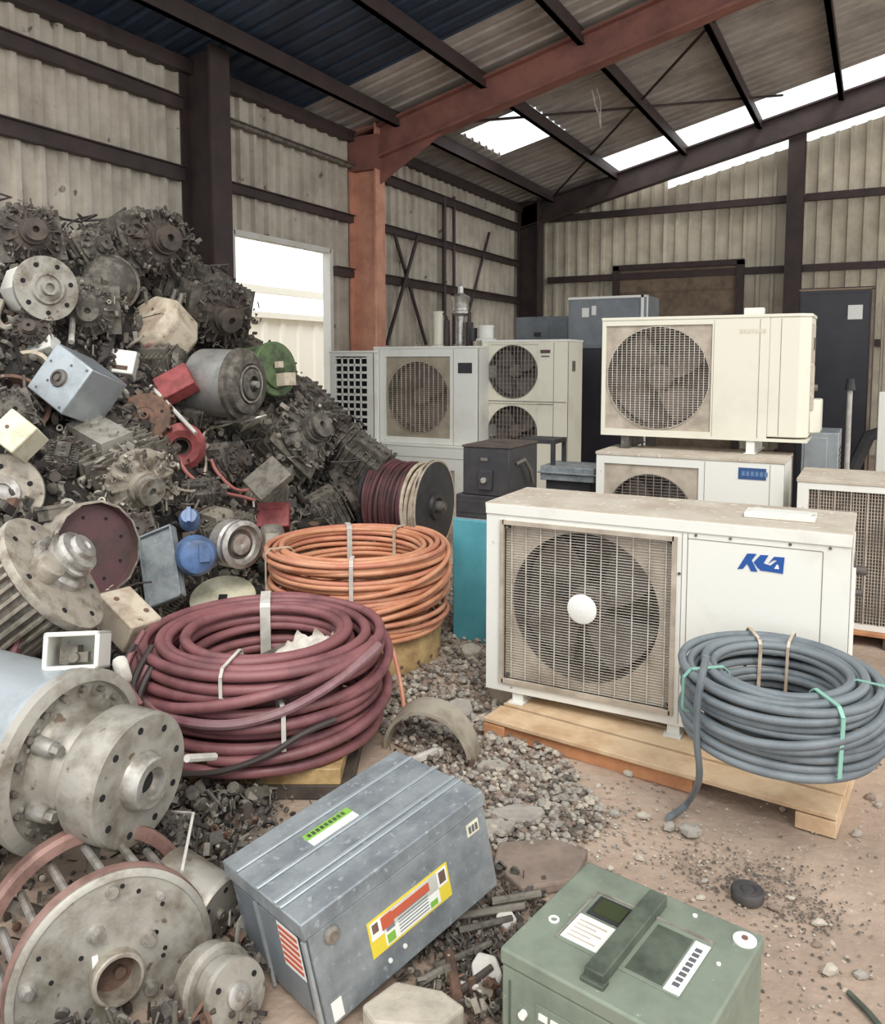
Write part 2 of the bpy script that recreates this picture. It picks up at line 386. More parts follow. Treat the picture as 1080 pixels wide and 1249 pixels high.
# hanging wires below the roof
b = MB()
a = at(722, 110, 11.5); b.tube([a, at(726, 128, 11.5), at(731, 140, 11.5), at(733, 156, 11.5)], .014, 6); b.tube([at(728, 108, 11.5), at(733, 125, 11.5), at(732, 150, 11.5)], .01, 6)
tag(b.build('hanging_wire', M_tape), 'pale loose wires hanging down from the roof near the skylight', 'wire')
# ================================================================== SCRAP HEAP
# height field through measured points (pixel, distance) of the heap's skin
HP = [(-150,280,5.0),(-150,450,4.2),(-150,650,3.3),(-150,900,2.5),(-150,1249,1.8),
 (0,290,5.8),(0,400,5.1),(0,500,4.5),(0,600,4.0),(0,700,3.5),(0,800,3.05),(0,980,2.6),(0,1150,2.1),(0,1300,1.9),
 (100,300,6.3),(100,400,5.6),(100,500,5.0),(100,600,4.4),(100,700,3.9),(100,810,3.35),(100,1000,2.65),(100,1180,2.15),(100,1300,1.95),
 (200,330,7.0),(200,400,6.4),(200,500,5.7),(200,600,5.1),(200,700,4.5),(200,770,4.15),
 (250,380,7.4),(300,435,7.5),(300,500,6.9),(300,600,5.9),(300,660,5.45),
 (350,485,7.6),(400,515,7.7),(400,560,7.1),(400,620,6.5),(450,580,7.5),(450,625,7.1)]
pts = []
for (px, py, d) in HP:
    p = at(px, py, d); pts.append((p.x, p.y, p.z-.06))
for (px, py) in [(520,660),(520,700),(470,700),(420,720),(350,760),(300,760),(260,790),(300,1290),(400,1249),(600,1249),(500,800),(800,900),(360,1010),(560,640)]:
    p = gz(px, py); pts.append((p.x, p.y, 0.0))
for (px, py, z) in [(230,1020,.08),(210,880,.12),(250,1100,.06),(290,1040,.07),(300,1180,.05),(210,1249,.06),(60,1249,.08),(290,960,.07)]:
    p = gz(px, py, z); pts.append((p.x, p.y, z))
for (px, d, z) in [(-100,6.2,1.5),(0,6.7,1.7),(100,7.4,1.7),(200,8.1,1.4),(250,8.6,1.0),(300,9.0,.5),(400,8.9,.3),(480,8.6,.1),(540,8.5,0),(350,10,0),(250,10.5,0),(-300,3,1.0),(-300,5,1.6)]:
    r = (px-540)/FPX*d; p = FH*d+RH*r; pts.append((p.x, p.y, z))
P = np.array(pts); n_ = len(P)
def phi(r): return np.where(r > 1e-9, r*r*np.log(r+1e-9), 0)
A_ = np.zeros((n_+3, n_+3)); R_ = np.linalg.norm(P[:, None, :2]-P[None, :, :2], axis=2)
A_[:n_, :n_] = phi(R_)+np.eye(n_)*.02; A_[:n_, n_] = 1; A_[:n_, n_+1:] = P[:, :2]; A_[n_, :n_] = 1; A_[n_+1:, :n_] = P[:, :2].T
WT = np.linalg.solve(A_, np.concatenate([P[:, 2], [0, 0, 0]]))
def hz(x, y):
    r = np.hypot(P[:, 0]-x, P[:, 1]-y); z = float(phi(r) @ WT[:n_]+WT[n_]+WT[n_+1]*x+WT[n_+2]*y)
    # heap ends at the wall and beyond its foot
    return min(z, 2.9)
def inheap(x, y):
    v = Vector((x, y, 0)); d = v.dot(FH); r = v.dot(RH)
    if d < .8: return False
    px = 540+r/d*FPX
    return x > LX+.06 and px < 560 and d < 9.6 and y > -.5
def hit(px, py, lift=0.0):
    r = ray(px, py); r = r/r.dot(FH); d = 1.2
    while d < 11:
        p = Vector((0, 0, CAMZ))+r*d
        if inheap(p.x, p.y) and p.z <= hz(p.x, p.y)+lift: return p
        if p.z <= 0: return p
        d += .02
    return Vector((0, 0, CAMZ))+r*7.0
hm = MB(); gs = .09; xs = np.arange(LX+.07, .3, gs); ys = np.arange(.6, 9.8, gs); idx = {}
for i, x in enumerate(xs):
    for j, y in enumerate(ys):
        if inheap(x, y):
            z = hz(x, y)
            z2 = z+.09*noise.noise(Vector((x*5, y*5, 1)))+.05*noise.noise(Vector((x*13, y*13, 4)))
            idx[(i, j)] = len(hm.v); hm.v.append((x, y, z2-.05 if z > .06 else -.05))
for (i, j), a in list(idx.items()):
    q = [idx.get((i+1, j)), idx.get((i+1, j+1)), idx.get((i, j+1))]
    if None not in q and max(hm.v[k][2] for k in [a]+q) > -.04: hm.f.append((a, q[0], q[1], q[2])); hm.m.append(0)
M_soil = mat('oily_scrap', (62, 58, 54), .75, .3, (38, 36, 34), 12, .4, .6, .8, 40, (120, 112, 100), 24, .62)
tag(hm.build('scrap_heap', M_soil, smooth=0), 'dark heap of oily metal scrap sloping down from the left wall', 'scrap heap', kind='stuff')
# loose small scrap over the whole heap, nobody could count it
SM = [M_dark, M_mid, M_light, M_brown, M_rusty, M_alu, M_wire, M_dark]
def bit(mb, c, s, rnd, mi):
    q = Euler((rnd.random()*6.3, rnd.random()*6.3, rnd.random()*6.3)).to_matrix().to_4x4()
    T = mb.T; mb.T = T @ Matrix.Translation(c) @ q; k = rnd.random()
    if k < .28: mb.cb((0,0,0), (s*(.5+rnd.random()), s*(.4+.5*rnd.random()), s*.4), mi)
    elif k < .52: mb.lathe([(s*.5, -s*.2), (s*.55, s*.1), (s*.3, s*.2)], 8, mi)
    elif k < .70: mb.cyl((-s, 0, 0), (s, 0, 0), s*.14, seg=6, mi=mi)
    elif k < .84: mb.ring(s*.28, s*.55, -s*.12, s*.12, 9, mi)
    elif k < .94: mb.cb((0,0,0), (s*1.6, s*.7, s*.1), mi); mb.cb((s*.7, 0, s*.25), (s*.12, s*.7, s*.5), mi)
    else: mb.tube([(-s,0,0),(-s*.4,s*.6,.0),(s*.3,s*.5,s*.3),(s,-.2*s,.2*s)], s*.13, 5, mi)
    mb.T = T
rnd = random.Random(5)
bm_ = MB(); cnt = 0
while cnt < 5200:
    px = rnd.uniform(-120, 520); py = rnd.uniform(270, 1300)
    p = hit(px, py)
    if p.z < .03 or (p.z > 0 and not inheap(p.x, p.y)): cnt += .2; continue
    if hz(p.x, p.y) < p.z-.2: cnt += .2; continue
    d = p.dot(FH); s = rnd.uniform(.012, .05)*(.6+.22*d*.8)
    mi = rnd.choices(range(8), [6, 4, 1.0, 3, 1.2, .8, 3, 6])[0]
    bit(bm_, p+Vector((rnd.uniform(-.03, .03), rnd.uniform(-.03, .03), rnd.uniform(-.02, .06))), s, rnd, mi); cnt += 1
# extra ground scrap round the foreground motors and under the cases
for (xa, xb, ya, yb, cnt_, s0, s1) in ((150,345,955,1120,800,.010,.026),(190,330,1100,1290,260,.008,.016),(-80,160,980,1290,300,.012,.03),(545,665,1085,1210,650,.006,.020),(480,610,1150,1290,450,.006,.020),(300,480,955,1010,60,.01,.025),(130,240,760,900,200,.012,.03),(255,330,735,790,60,.012,.03),(470,560,850,930,120,.008,.02),(440,545,640,720,160,.015,.04)):
    for _ in range(cnt_):
        p = gz(rnd.uniform(xa, xb), rnd.uniform(ya, yb)); zz = hz(p.x, p.y) if inheap(p.x, p.y) else 0
        bit(bm_, (p.x, p.y, max(0, zz)+rnd.uniform(.0, .035)), rnd.uniform(s0, s1), rnd, rnd.choices(range(8), [6, 4, .8, 3, 1.0, .5, 3, 6])[0])
tag(bm_.build('small_scrap', SM, smooth=30), 'countless small bolts, rings and scrap bits scattered over the heap', 'metal scrap', kind='stuff')

# ------------------------------------------------------------------ engines
def engine_parts(root, L, seed, mats, dens=1.0, clean=False):
    """one engine lying along local X, size about L x .62L x .62L, centred on the root"""
    rnd = random.Random(seed); mA, mB, mC = mats
    def on(c): return Vector(c)*L
    b = MB(); H = .27
    b.prism([(-.34*L, -H*L*.7), (-.24*L, -H*L), (.24*L, -H*L), (.34*L, -H*L*.7), (.34*L, H*L*.6), (.2*L, H*L), (-.26*L, H*L), (-.34*L, H*L*.6)], -.22*L, .2*L, 0)
    for k in range(9):
        x = (-.32+.08*k)*L; b.box(x, x+.018*L, -(H+.02)*L, -(H-.1)*L, -.24*L, .22*L); b.box(x, x+.018*L, (H-.1)*L, (H+.02)*L, -.24*L, .22*L); b.box(x, x+.018*L, -.2*L, .2*L, .18*L, .235*L)
    b.build('engine_block', mA, root, bevel=0)
    b = MB(); b.T = orient((.34*L, 0, 0), (1, 0, 0)); b.lathe([(.25*L, 0), (.26*L, .03*L), (.2*L, .05*L), (.17*L, .09*L), (.12*L, .10*L), (.12*L, .15*L), (.0, .15*L)], 18, 0)
    for k in range(13):
        T = b.T; b.T = T @ Matrix.Rotation(6.283*k/13, 4, 'Z'); b.box(.1*L, .235*L, -.007*L, .007*L, .03*L, .10*L); b.T = T
    for k in range(9):
        a = k*6.283/9; b.cyl((.245*L*math.cos(a), .245*L*math.sin(a), .03*L), (.245*L*math.cos(a), .245*L*math.sin(a), .085*L), .02*L, seg=6)
    b.build('end_cover', mB, root)
    b = MB(); b.T = orient((.49*L, 0, 0), (1, 0, 0)); b.lathe([(.05*L, 0), (.1*L, 0), (.1*L, .02*L), (.08*L, .03*L), (.08*L, .04*L), (.1*L, .05*L), (.1*L, .07*L), (.03*L, .07*L), (.03*L, .02*L), (0, .02*L)], 18, 0, cap=False)
    b.build('pulley', mC if clean else mB, root)
    b = MB(); b.T = orient((-.34*L, .02*L, 0), (-1, 0, 0)); b.lathe([(.2*L, 0), (.26*L, .03*L), (.24*L, .12*L), (.15*L, .17*L), (.0, .17*L)], 16, 0)
    for k in range(8):
        a = k*6.283/8; b.box(.2*L*math.cos(a)-.012*L, .2*L*math.cos(a)+.012*L, .2*L*math.sin(a)-.012*L, .2*L*math.sin(a)+.012*L, .05*L, .16*L)
    b.build('bell_housing', mB, root)
    b = MB(); b.box(-.26*L, .2*L, -.12*L, .12*L, .2*L, .3*L)
    for k in range(4): b.cyl((-.2*L+k*.12*L, 0, .3*L), (-.2*L+k*.12*L, 0, .33*L), .03*L, seg=10)
    b.build('rocker_cover', mC if rnd.random() < .5 else mA, root)
    b = MB()
    for k in range(4):
        x = -.22*L+k*.14*L; sg = -1
        b.tube([(x, -.22*L, .1*L), (x+.01*L, -.31*L, .1*L), (x+.04*L, -.34*L, .02*L), (x+.08*L, -.32*L, -.08*L)], .03*L, 7)
    b.tube([(-.25*L, -.33*L, -.08*L), (.3*L, -.33*L, -.09*L)], .035*L, 8); b.build('manifold', mC if rnd.random() < .4 else mB, root)
    for k in range(5):
        b = MB(); p = [Vector((rnd.uniform(-.4, .4), rnd.uniform(-.33, .33), rnd.uniform(.05, .33)))*L]
        for q in range(4): p.append(p[-1]+Vector((rnd.uniform(-.15, .15), rnd.uniform(-.15, .15), rnd.uniform(-.08, .08)))*L)
        b.tube(p, .012*L, 6); b.build('hose', M_wire, root)
    b = MB(); n = int(260*dens)
    for k in range(int(60*dens)):
        a = rnd.random()*6.283; rr_ = rnd.uniform(.08, .27)*L
        bit(b, (.34*L+rnd.uniform(.03, .12)*L, rr_*math.cos(a), rr_*math.sin(a)), L*rnd.uniform(.018, .045), rnd, rnd.choices([0, 1, 2], [3, 2, 1.5])[0])
    for k in range(n):
        a = rnd.random()*6.283; x = rnd.uniform(-.45, .45); r = .30+rnd.uniform(-.04, .05)
        c = Vector((x, r*math.cos(a), .82*r*math.sin(a)))*L
        bit(b, c, L*rnd.uniform(.02, .055), rnd, rnd.choices([0, 1, 2], [3, 3, 1.3])[0])
    tag(b.build('fittings', [mA, mB, mC], root, smooth=30), None, None, kind='stuff')
def engine(name, label, px, py, L, xdir, up, seed, mats, group=None, lift=.0, dens=1.0, clean=False, p=None):
    p = p if p is not None else hit(px, py)
    p = p + ZH*lift
    x = Vector(xdir).normalized(); u = Vector(up); z = (u-x*u.dot(x)).normalized(); y = z.cross(x)
    M = Matrix.Translation(p) @ Matrix((x, y, z)).transposed().to_4x4()
    t = thing(name, label, 'engine', M=M, group=group)
    engine_parts(t, L, seed, mats, dens, clean); return t
DK = (M_dark, M_brown, M_mid); MD = (M_mid, M_dark, M_light); LT = (M_mid, M_light, M_alu)
engine('engine', 'large pale grey engine with a round pulley and many fittings in mid heap', 132, 572, .82, cd(.75,-.55,-.25), cd(.1,-.45,.9), 11, LT, dens=1.8, clean=True, lift=.02)
engine('engine', 'big grey-brown engine with a square cover plate behind the maroon and orange coils', 335, 545, 1.05, cd(.75,-.5,.35), cd(-.4,-.5,.8), 12, MD, dens=1.8)
engine('engine', 'engine with a blue filter and steel pulley above the white disc', 268, 652, .56, cd(.75,-.65,-.05), cd(.1,-.4,.9), 13, MD, dens=1.3, clean=True)
engine('engine', 'dark engine at the foot of the heap beside the cable reel', 425, 585, .95, cd(.5,-.8,.1), cd(-.2,-.3,.9), 14, DK, dens=1.6)
engine('engine', 'dark engine on the heap in front of the louvred white unit', 372, 515, .9, cd(.6,-.6,-.5), cd(.3,-.3,.9), 15, DK, dens=1.6, lift=.05)
engine('engine', 'dark round-topped engine crowning the heap below the first column', 165, 325, 1.0, cd(.7,-.6,.1), cd(.1,-.3,.9), 16, DK, dens=1.8, lift=.12)
engine('engine', 'dark engine in the top left corner of the heap', 25, 305, .75, cd(.6,-.7,.1), cd(.1,-.3,.9), 17, DK, dens=1.4, lift=.05)
engine('engine', 'dark engine behind the beige motor housing, nearest the doorway', 250, 385, .95, cd(.6,-.7,-.3), cd(.3,-.3,.9), 29, DK, dens=1.6, lift=.1)
engine('engine', 'dark engine lying between the beige housing and the white flanged motor', 110, 375, .7, cd(.3,-.8,-.1), cd(.1,-.3,.9), 19, MD, dens=1.2)
FG = 'dirty engine castings filling the scrap heap'
fill = [(75,302,.42),(215,340,.7),(95,310,.55),(285,430,.7),(40,405,.4),(190,440,.45),(225,500,.4),(300,480,.6),(270,560,.45),(320,600,.45),(385,560,.6),(440,560,.7),
 (160,650,.4),(120,730,.4),(200,740,.32),(470,615,.6),(240,600,.35),(395,620,.55),(75,560,.3),(175,560,.4),(0,500,.45),(150,870,.28),(410,540,.6),(130,300,.6),(215,1010,.22)]
rr = random.Random(3)
MARKS = [(132,572,'the large pale grey engine'),(335,545,'the big grey-brown engine'),(240,678,'the blue filter'),(425,585,'the dark engine beside the reel'),(372,515,'the dark engine by the louvred unit'),
 (165,325,'the crowning engine'),(25,305,'the top left engine'),(56,352,'the white octagonal motor'),(185,398,'the beige motor housing'),(82,462,'the pale cube box'),(15,532,'the left cream cube box'),(292,468,'the silver cylinder motor'),
 (233,541,'the pink wire spool'),(66,700,'the ribbed electric motor'),(160,735,'the cream block box'),(183,510,'the rusty toothed wheel'),(82,925,'the flanged pump'),(272,728,'the off-white disc')]
for k, (px, py, L) in enumerate(fill):
    engine('engine_casting', autolabel('dirty engine casting', px, py, MARKS), px, py, L, cd(rr.uniform(-1,1), rr.uniform(-1,.2), rr.uniform(-.5,.5)), cd(rr.uniform(-.4,.4), -.4, .9), 100+k,
        DK if rr.random() < .6 else MD, group=FG, dens=.7, lift=-.02)

# ------------------------------------------------------------------ named scrap
def bolts(b, R, z, n, r, h, off=0.0, seg=6, mi=0):
    for k in range(n):
        a = off+6.283*k/n; b.cyl((R*math.cos(a), R*math.sin(a), z-.002), (R*math.cos(a), R*math.sin(a), z+h), r, seg=seg, mi=mi)
# 1 flanged pump, lower left foreground
p1 = at(82, 925, 2.30); ax = cd(.92, -.38, -.04); PS = Matrix.Diagonal((.76, .76, 1, 1))
t = thing('flanged_pump', 'large pale aluminium pump with a bolted ring and round end flange, left foreground', 'pump', M=orient(p1, ax))
b = MB(); b.T = PS; b.lathe([(.24,-.62),(.30,-.60),(.325,-.5),(.325,-.04),(.34,-.02),(.34,.0)], 56, 0); b.build('casing', M_alub, t)
b = MB(); b.T = PS; b.lathe([(.335,-.005),(.345,.0),(.345,.03),(.30,.04),(.295,.02),(.20,.02),(.19,.0)], 56, 0, cap=False)
for k in range(22):
    a = 6.283*k/22; b.cb((.25*math.cos(a), .25*math.sin(a), .022), (.012,.012,.02), 0)
b.build('bolt_ring', M_alu, t)
boltset(t, 'ring_bolt', M_mid, .205, .02, 18, .010, .018)
b = MB(); b.T = Matrix.Diagonal((.86,.86,1,1)); b.lathe([(.20,.015),(.185,.03),(.17,.06),(.175,.09),(.16,.1),(.15,.13),(.16,.155)], 44, 0, cap=False); b.build('neck', M_alu, t)
b = MB(); b.lathe([(.165,.14),(.178,.15),(.185,.16),(.185,.27),(.178,.276),(.09,.276),(.085,.276)], 48, 0); b.build('end_flange', M_alu, t)
boltset(t, 'flange_hole', M_black, .145, .270, 9, .010, .008, .2, 10)
b = MB(); b.lathe([(.085,.27),(.078,.285),(.072,.315),(.066,.32),(.045,.32),(.043,.29),(.0,.29)], 36, 0, cap=False); b.build('hub', M_steel, t)
b = MB(); b.lathe([(.030,.2905),(.0,.2915)], 20, 0, cap=False); b.build('bore', M_black, t)
for k, a in enumerate((2.45, 3.6, .5)):
    b = MB(); R = .165
    b.cyl((R*math.cos(a), R*math.sin(a), .03), (R*math.cos(a), R*math.sin(a), .09), .026, .022, 14); b.cyl((R*math.cos(a), R*math.sin(a), .09), (R*math.cos(a), R*math.sin(a), .115), .016, seg=6); b.build('boss', M_steel, t)
# junction box on the pump
Mj = orient(at(86, 794, 2.36), cd(.12,-.90,.30), 0)
t2 = thing('terminal_box', 'open white terminal box standing on top of the flanged pump', 'box', M=Mj)
b = MB()
w_, h_, d_, tt = .080, .056, .14, .014
b.box(-w_, w_, h_-tt, h_, -d_, 0); b.box(-w_, w_, -h_, -h_+tt, -d_, 0); b.box(-w_, -w_+tt, -h_, h_, -d_, 0); b.box(w_-tt, w_, -h_, h_, -d_, 0); b.box(-w_, w_, -h_, h_, -d_, -d_+.01)
b.build('shell', M_white, t2, bevel=.005)
b = MB(); b.cb((-.02,-.01,-.08), (.05,.05,.06)); b.cb((.01,-.02,-.07),(.05,.03,.03)); b.cyl((0,-.02,-.1),(0,-.02,-.03),.014); b.build('terminal_block', M_mid, t2)
# 2 wheel with cage, bottom left
pw = at(142, 1190, 1.88); axw = cd(.56,-.76,.14)
t = thing('caged_rotor', 'big round metal rotor with a flat bolted face and rear ring, bottom left corner', 'rotor', M=orient(pw, axw))
b = MB(); b.lathe([(.215,-.05),(.238,-.045),(.243,-.03),(.243,-.004),(.236,.0),(.226,.002),(.224,-.004),(.062,-.004),(.055,-.004)], 64, 0, cap=False); b.lathe([(.0,-.048),(.235,-.05)], 64, 0, cap=False); b.build('front_disc', M_alu, t)
b = MB(); b.lathe([(.236,-.05),(.246,-.046),(.2465,-.02),(.2435,-.012)], 64, 0, cap=False); b.build('rim', M_rim, t)
b = MB(); b.lathe([(.064,-.01),(.062,.024),(.058,.028),(.052,.028),(.050,-.035)], 36, 0, cap=False); b.build('hub_ring', M_light, t)
b = MB(); b.lathe([(.0505,-.034),(0,-.036)], 30, 0, cap=False); b.build('hub_recess', M_rusty, t)
b = MB(); b.cyl((.014,-.008,-.036),(.014,-.008,-.018),.014,seg=12); b.build('hub_bolt', M_rusty, t)
for (R, a, s) in ((.12,1.9,1.1),(.10,.6,1),(.20,2.9,1),(.2,1.55,.8),(.10,5.6,.9),(.19,.9,.55),(.14,3.9,.8)):
    b = MB(); b.cyl((R*math.cos(a),R*math.sin(a),-.004),(R*math.cos(a),R*math.sin(a),.008*s),.02*s,.018*s,14); b.cyl((R*math.cos(a),R*math.sin(a),.008*s),(R*math.cos(a),R*math.sin(a),.024*s),.012*s,seg=6); b.build('bolt', M_steel, t)
rq = random.Random(8)
for k in range(11):
    b = MB(); a = rq.random()*6.28; R = rq.uniform(.09, .21); b.cyl((R*math.cos(a),R*math.sin(a),-.004),(R*math.cos(a),R*math.sin(a),-.0028),.006,seg=8); b.build('screw_hole', M_black, t)
b = MB(); b.cb((-.045,.045,-.003),(.014,.04,.003)); b.build('tag_plate', M_label, t)
b = MB(); b.lathe([(.24,-.30),(.275,-.30),(.28,-.28),(.28,-.25),(.27,-.24),(.245,-.24),(.24,-.30)], 64, 0, cap=False); b.build('rear_ring', M_rim, t)
b = MB()
for k in range(6):
    a = 6.283*k/6+.4; T = b.T; b.T = T @ Matrix.Rotation(a, 4, 'Z'); b.box(.05, .25, -.014, .014, -.29, -.26); b.T = T
b.lathe([(.05,-.3),(.08,-.3),(.08,-.24),(.05,-.24)], 24); b.build('rear_spider', M_mid, t)
for k in range(16):
    a = 6.283*k/16; b = MB(); b.cyl((.225*math.cos(a),.225*math.sin(a),-.26),(.225*math.cos(a),.225*math.sin(a),-.04),.011,seg=8); b.build('spacer_rod', M_steel, t)
# 3 small cylinders beside
def disc_motor(name, label, cat, p, ax, R, L, prof=None, mats=(M_alu, M_mid), holes=5, hubr=.3, group=None, roll=0.0):
    t = thing(name, label, cat, M=orient(p, ax, roll), group=group)
    b = MB(); b.lathe([(R*.85,-L),(R*.92,-L*.97),(R*.92,-R*.22),(R,-R*.2),(R,-.008),(R*.96,0)], 40, 0); b.build('body', mats[0], t)
    b = MB(); b.lathe([(R*hubr*1.25,-.001),(R*hubr*1.2,R*.1),(R*hubr,R*.12),(R*hubr*.5,R*.12),(R*hubr*.45,R*.03),(0,R*.03)], 28, 0, cap=False); b.build('hub', mats[1], t)
    if holes:
        boltset(t, 'bolt_hole', M_black, R*.7, -.001, holes, R*.085, .003, .4, 9)
    return t
disc_motor('small_motor', 'small dirty cylinder motor with a slotted end between the rotor and the grey case', 'motor', at(268,1114,2.10), cd(.86,-.42,-.22), .098, .20, mats=(M_alu, M_mid), holes=6, hubr=.12)
t = disc_motor('stepped_pulley', 'small stepped pulley below the cylinder motor, left of the grey case', 'pulley', at(290,1214,1.84), cd(.7,-.6,.3), .082, .07, mats=(M_alu, M_steel), holes=3, hubr=.3)
b = MB(); b.lathe([(.10,-.13),(.10,-.08),(.088,-.075),(.088,-.07)], 36); b.build('lower_step', M_alu, t)
# 4 ribbed electric motor
pm = at(68, 698, 2.95); axm = cd(.80,-.02,.60)
t = thing('electric_motor', 'ribbed grey electric motor with oval flange and stepped pulley, left of the cream block', 'motor', M=orient(pm, axm) @ Matrix.Scale(.76, 4))
b = MB(); b.lathe([(.16,-.55),(.22,-.52),(.235,-.4),(.235,-.04)], 40)
b.build('body', M_mid, t)
b = MB()
for k in range(30):
    a = 6.283*k/30; T = b.T; b.T = T @ Matrix.Rotation(a, 4, 'Z'); b.box(.225, .262, -.008, .008, -.5, -.05); b.T = T
b.build('cooling_fins', M_light, t)
b = MB(); b.T = Matrix.Diagonal((.88,1.12,1,1)); b.lathe([(.27,-.05),(.292,-.045),(.296,-.02),(.29,.0),(.26,.004),(.18,.006),(.0,.006)], 48, 0, cap=False); b.T = ident()
b.build('flange', M_light, t)
boltset(t, 'bolt_hole', M_black, .235, .0, 7, .014, .008, .3, 10, .88, 1.12)
b = MB(); b.T = Matrix.Translation((.05,.02,0)); b.lathe([(.155,0),(.15,.035),(.13,.05),(.11,.05),(.105,.07),(.12,.075),(.12,.09),(.1,.1),(.1,.115),(.112,.12),(.105,.14),(.07,.15),(.065,.175),(.03,.18),(.02,.17),(0,.17)], 36, 0, cap=False); b.build('stepped_pulley', M_steel, t)
b = MB(); b.T = Matrix.Translation((-.10,.03,0)); b.lathe([(.07,0),(.075,.02),(.07,.075),(.05,.085),(.0,.085)], 20); b.build('side_housing', M_light, t)
b = MB(); rq = random.Random(4)
for k in range(26): bit(b, Vector((rq.uniform(-.1,.15), rq.uniform(.06,.17), rq.uniform(.02,.07))), rq.uniform(.015,.03), rq, 0)
tag(b.build('cast_lugs', M_mid, t, smooth=30), None, None, kind='stuff')
# 5 open drum with maroon face behind it
t = thing('brake_drum', 'brown drum with a flat maroon face behind the ribbed electric motor', 'drum', M=orient(at(120,668,3.85), cd(.80,-.55,.18)) @ Matrix.Scale(.82, 4))
b = MB()
n = 9; pr = [(.27,-.20),(.28,-.18),(.28,0.0),(.265,.004)]
b.lathe(pr, 14, 0, cap=False); b.lathe([(.27,-.20),(0,-.2)], 14, 0, cap=False); b.build('casing', M_light, t)
b = MB(); b.lathe([(.266,.004),(.255,-.05),(.0,-.05)], 40, 0, cap=False)
b.build('face', M_maroonp, t)
boltset(t, 'bolt_hole', M_black, .19, -.048, 8, .010, .004, .2, 8)
b = MB(); b.cb((-.14,.235,-.16),(.14,.07,.12)); b.cb((-.14,.275,-.16),(.16,.02,.14)); b.build('saddle', M_mid, t)
# 6 silver cylinder motor
t = thing('cylinder_motor', 'silver cylindrical motor with a dark pulley end in front of the green drum', 'motor', M=orient(at(292,468,6.0), cd(.93,-.36,-.02)))
b = MB(); b.lathe([(.20,-.33),(.24,-.32),(.25,-.30),(.25,0),(.24,.01)], 44, 0); b.build('body', M_motor, t)
b = MB(); b.lathe([(.25,0),(.262,.005),(.262,.04),(.23,.05),(.22,.09),(.19,.10),(.15,.10),(.15,.07),(.11,.07),(.11,.12),(.08,.13),(.06,.13),(.06,.09),(0,.09)], 40, 0, cap=False); b.build('pulley_end', M_dark, t)
b = MB(); b.lathe([(.135,.09),(.14,.11),(.125,.11),(.12,.09)], 36, 0, cap=False); b.cyl((0,0,.08),(0,0,.16),.025,seg=12); b.build('steel_ring', M_steel, t)
b = MB(); b.tube([(-.1,-.29,-.3),(0,-.29,-.2),(.05,-.28,0),(.2,-.24,.1)], .012, 7); b.build('bracket_rod', M_steel, t)
# 7 green drum
t = disc_motor('green_drum', 'green painted drum motor at the top of the heap in front of the doorway', 'drum', at(338,450,6.55), cd(.80,-.58,.10), .22, .30, mats=(M_greenp, M_greenp), holes=0, hubr=.6)
b = MB(); b.cb((.02,-.09,.07),(.12,.10,.1)); b.cb((-.02,.03,.05),(.05,.05,.05)); b.build('bracket', M_beige, t)
# 8 white flanged motor top left
t = thing('flanged_motor', 'white octagonal motor with a round bolted face near the top left of the heap', 'motor', M=orient(at(56,352,5.25), cd(.78,-.62,.04)))
b = MB(); b.lathe([(.15,-.28),(.18,-.24),(.195,-.02),(.195,0)], 8, 0); b.build('body', M_white, t)
b = MB(); b.lathe([(.200,-.015),(.206,0),(.203,.02),(.11,.022),(.10,.04),(.085,.04),(.08,.025),(.05,.03),(.045,.06),(.03,.06),(.028,.03),(0,.03)], 40, 0, cap=False); b.build('face_flange', M_alu, t)
boltset(t, 'bolt_hole', M_black, .155, .018, 7, .016, .006, .2, 10)
# 9 beige housing
t = thing('motor_housing', 'beige faceted motor housing on the dark upper slope of the heap', 'housing', M=orient(hit(185,398)+ZH*.04-FH*.1, cd(-.45,-.66,.60), .2))
b = MB(); b.lathe([(.20,-.34),(.25,-.30),(.27,-.05),(.23,.02),(.20,.03)], 8, 0); b.build('shell', M_beige, t, bevel=.012, smooth=20)
b = MB(); b.cb((.0,-.0,.031),(.36,.008,.004)); b.build('seam', M_brown, t)
b = MB(); b.cyl((.06,.07,.028),(.06,.07,.036),.012,seg=10); b.build('bolt', M_rusty, t)
# 10 boxes
def boxM(p, R, d, top=False, s=.93):
    """pose of a box whose corner p and axes R are given beside the camera; origin at the centre of its front (or top) face"""
    cols = [RH*R[0][i]+FH*R[1][i]+ZH*R[2][i] for i in range(3)]
    o = RH*p[0]+FH*p[1]+ZH*p[2]
    if top: o = o+cols[0]*d[0]/2+cols[1]*d[1]/2+cols[2]*d[2]; ax = (cols[0], cols[1], cols[2])
    else: o = o+cols[0]*d[0]/2+cols[2]*d[2]/2; ax = (cols[0], cols[2], -cols[1])
    o = Vector((0, 0, CAMZ))+(o-Vector((0, 0, CAMZ)))*s
    return Matrix.Translation(o) @ Matrix([a.normalized() for a in ax]).transposed().to_4x4()
def sbox(name, label, cat, p, zd, dims, m, roll=0.0, bev=.008, up=None):
    t = thing(name, label, cat, M=orient(p, zd, roll, up))
    b = MB(); b.cb((0,0,-dims[2]/2), dims); b.build('shell', m, t, bevel=bev); return t
t = sbox('junction_box', 'pale blue-grey cube box with a round knob, largest box on the upper heap', 'box', Vector((0,0,0)), (0,0,1), (.31,.318,.328), M_alub)
t.matrix_world = boxM((-2.331,5.0,1.272), ((.561,.248,-.79),(.113,.922,.37),(.82,-.297,.49)), (.333,.353,.342))
b = MB(); b.lathe([(.055,0),(.05,.015),(.035,.02),(.035,.008),(.02,.008),(.018,.025),(0,.025)], 24, 0, cap=False); b.T = ident(); b.build('knob', M_fan, t)
b = MB()
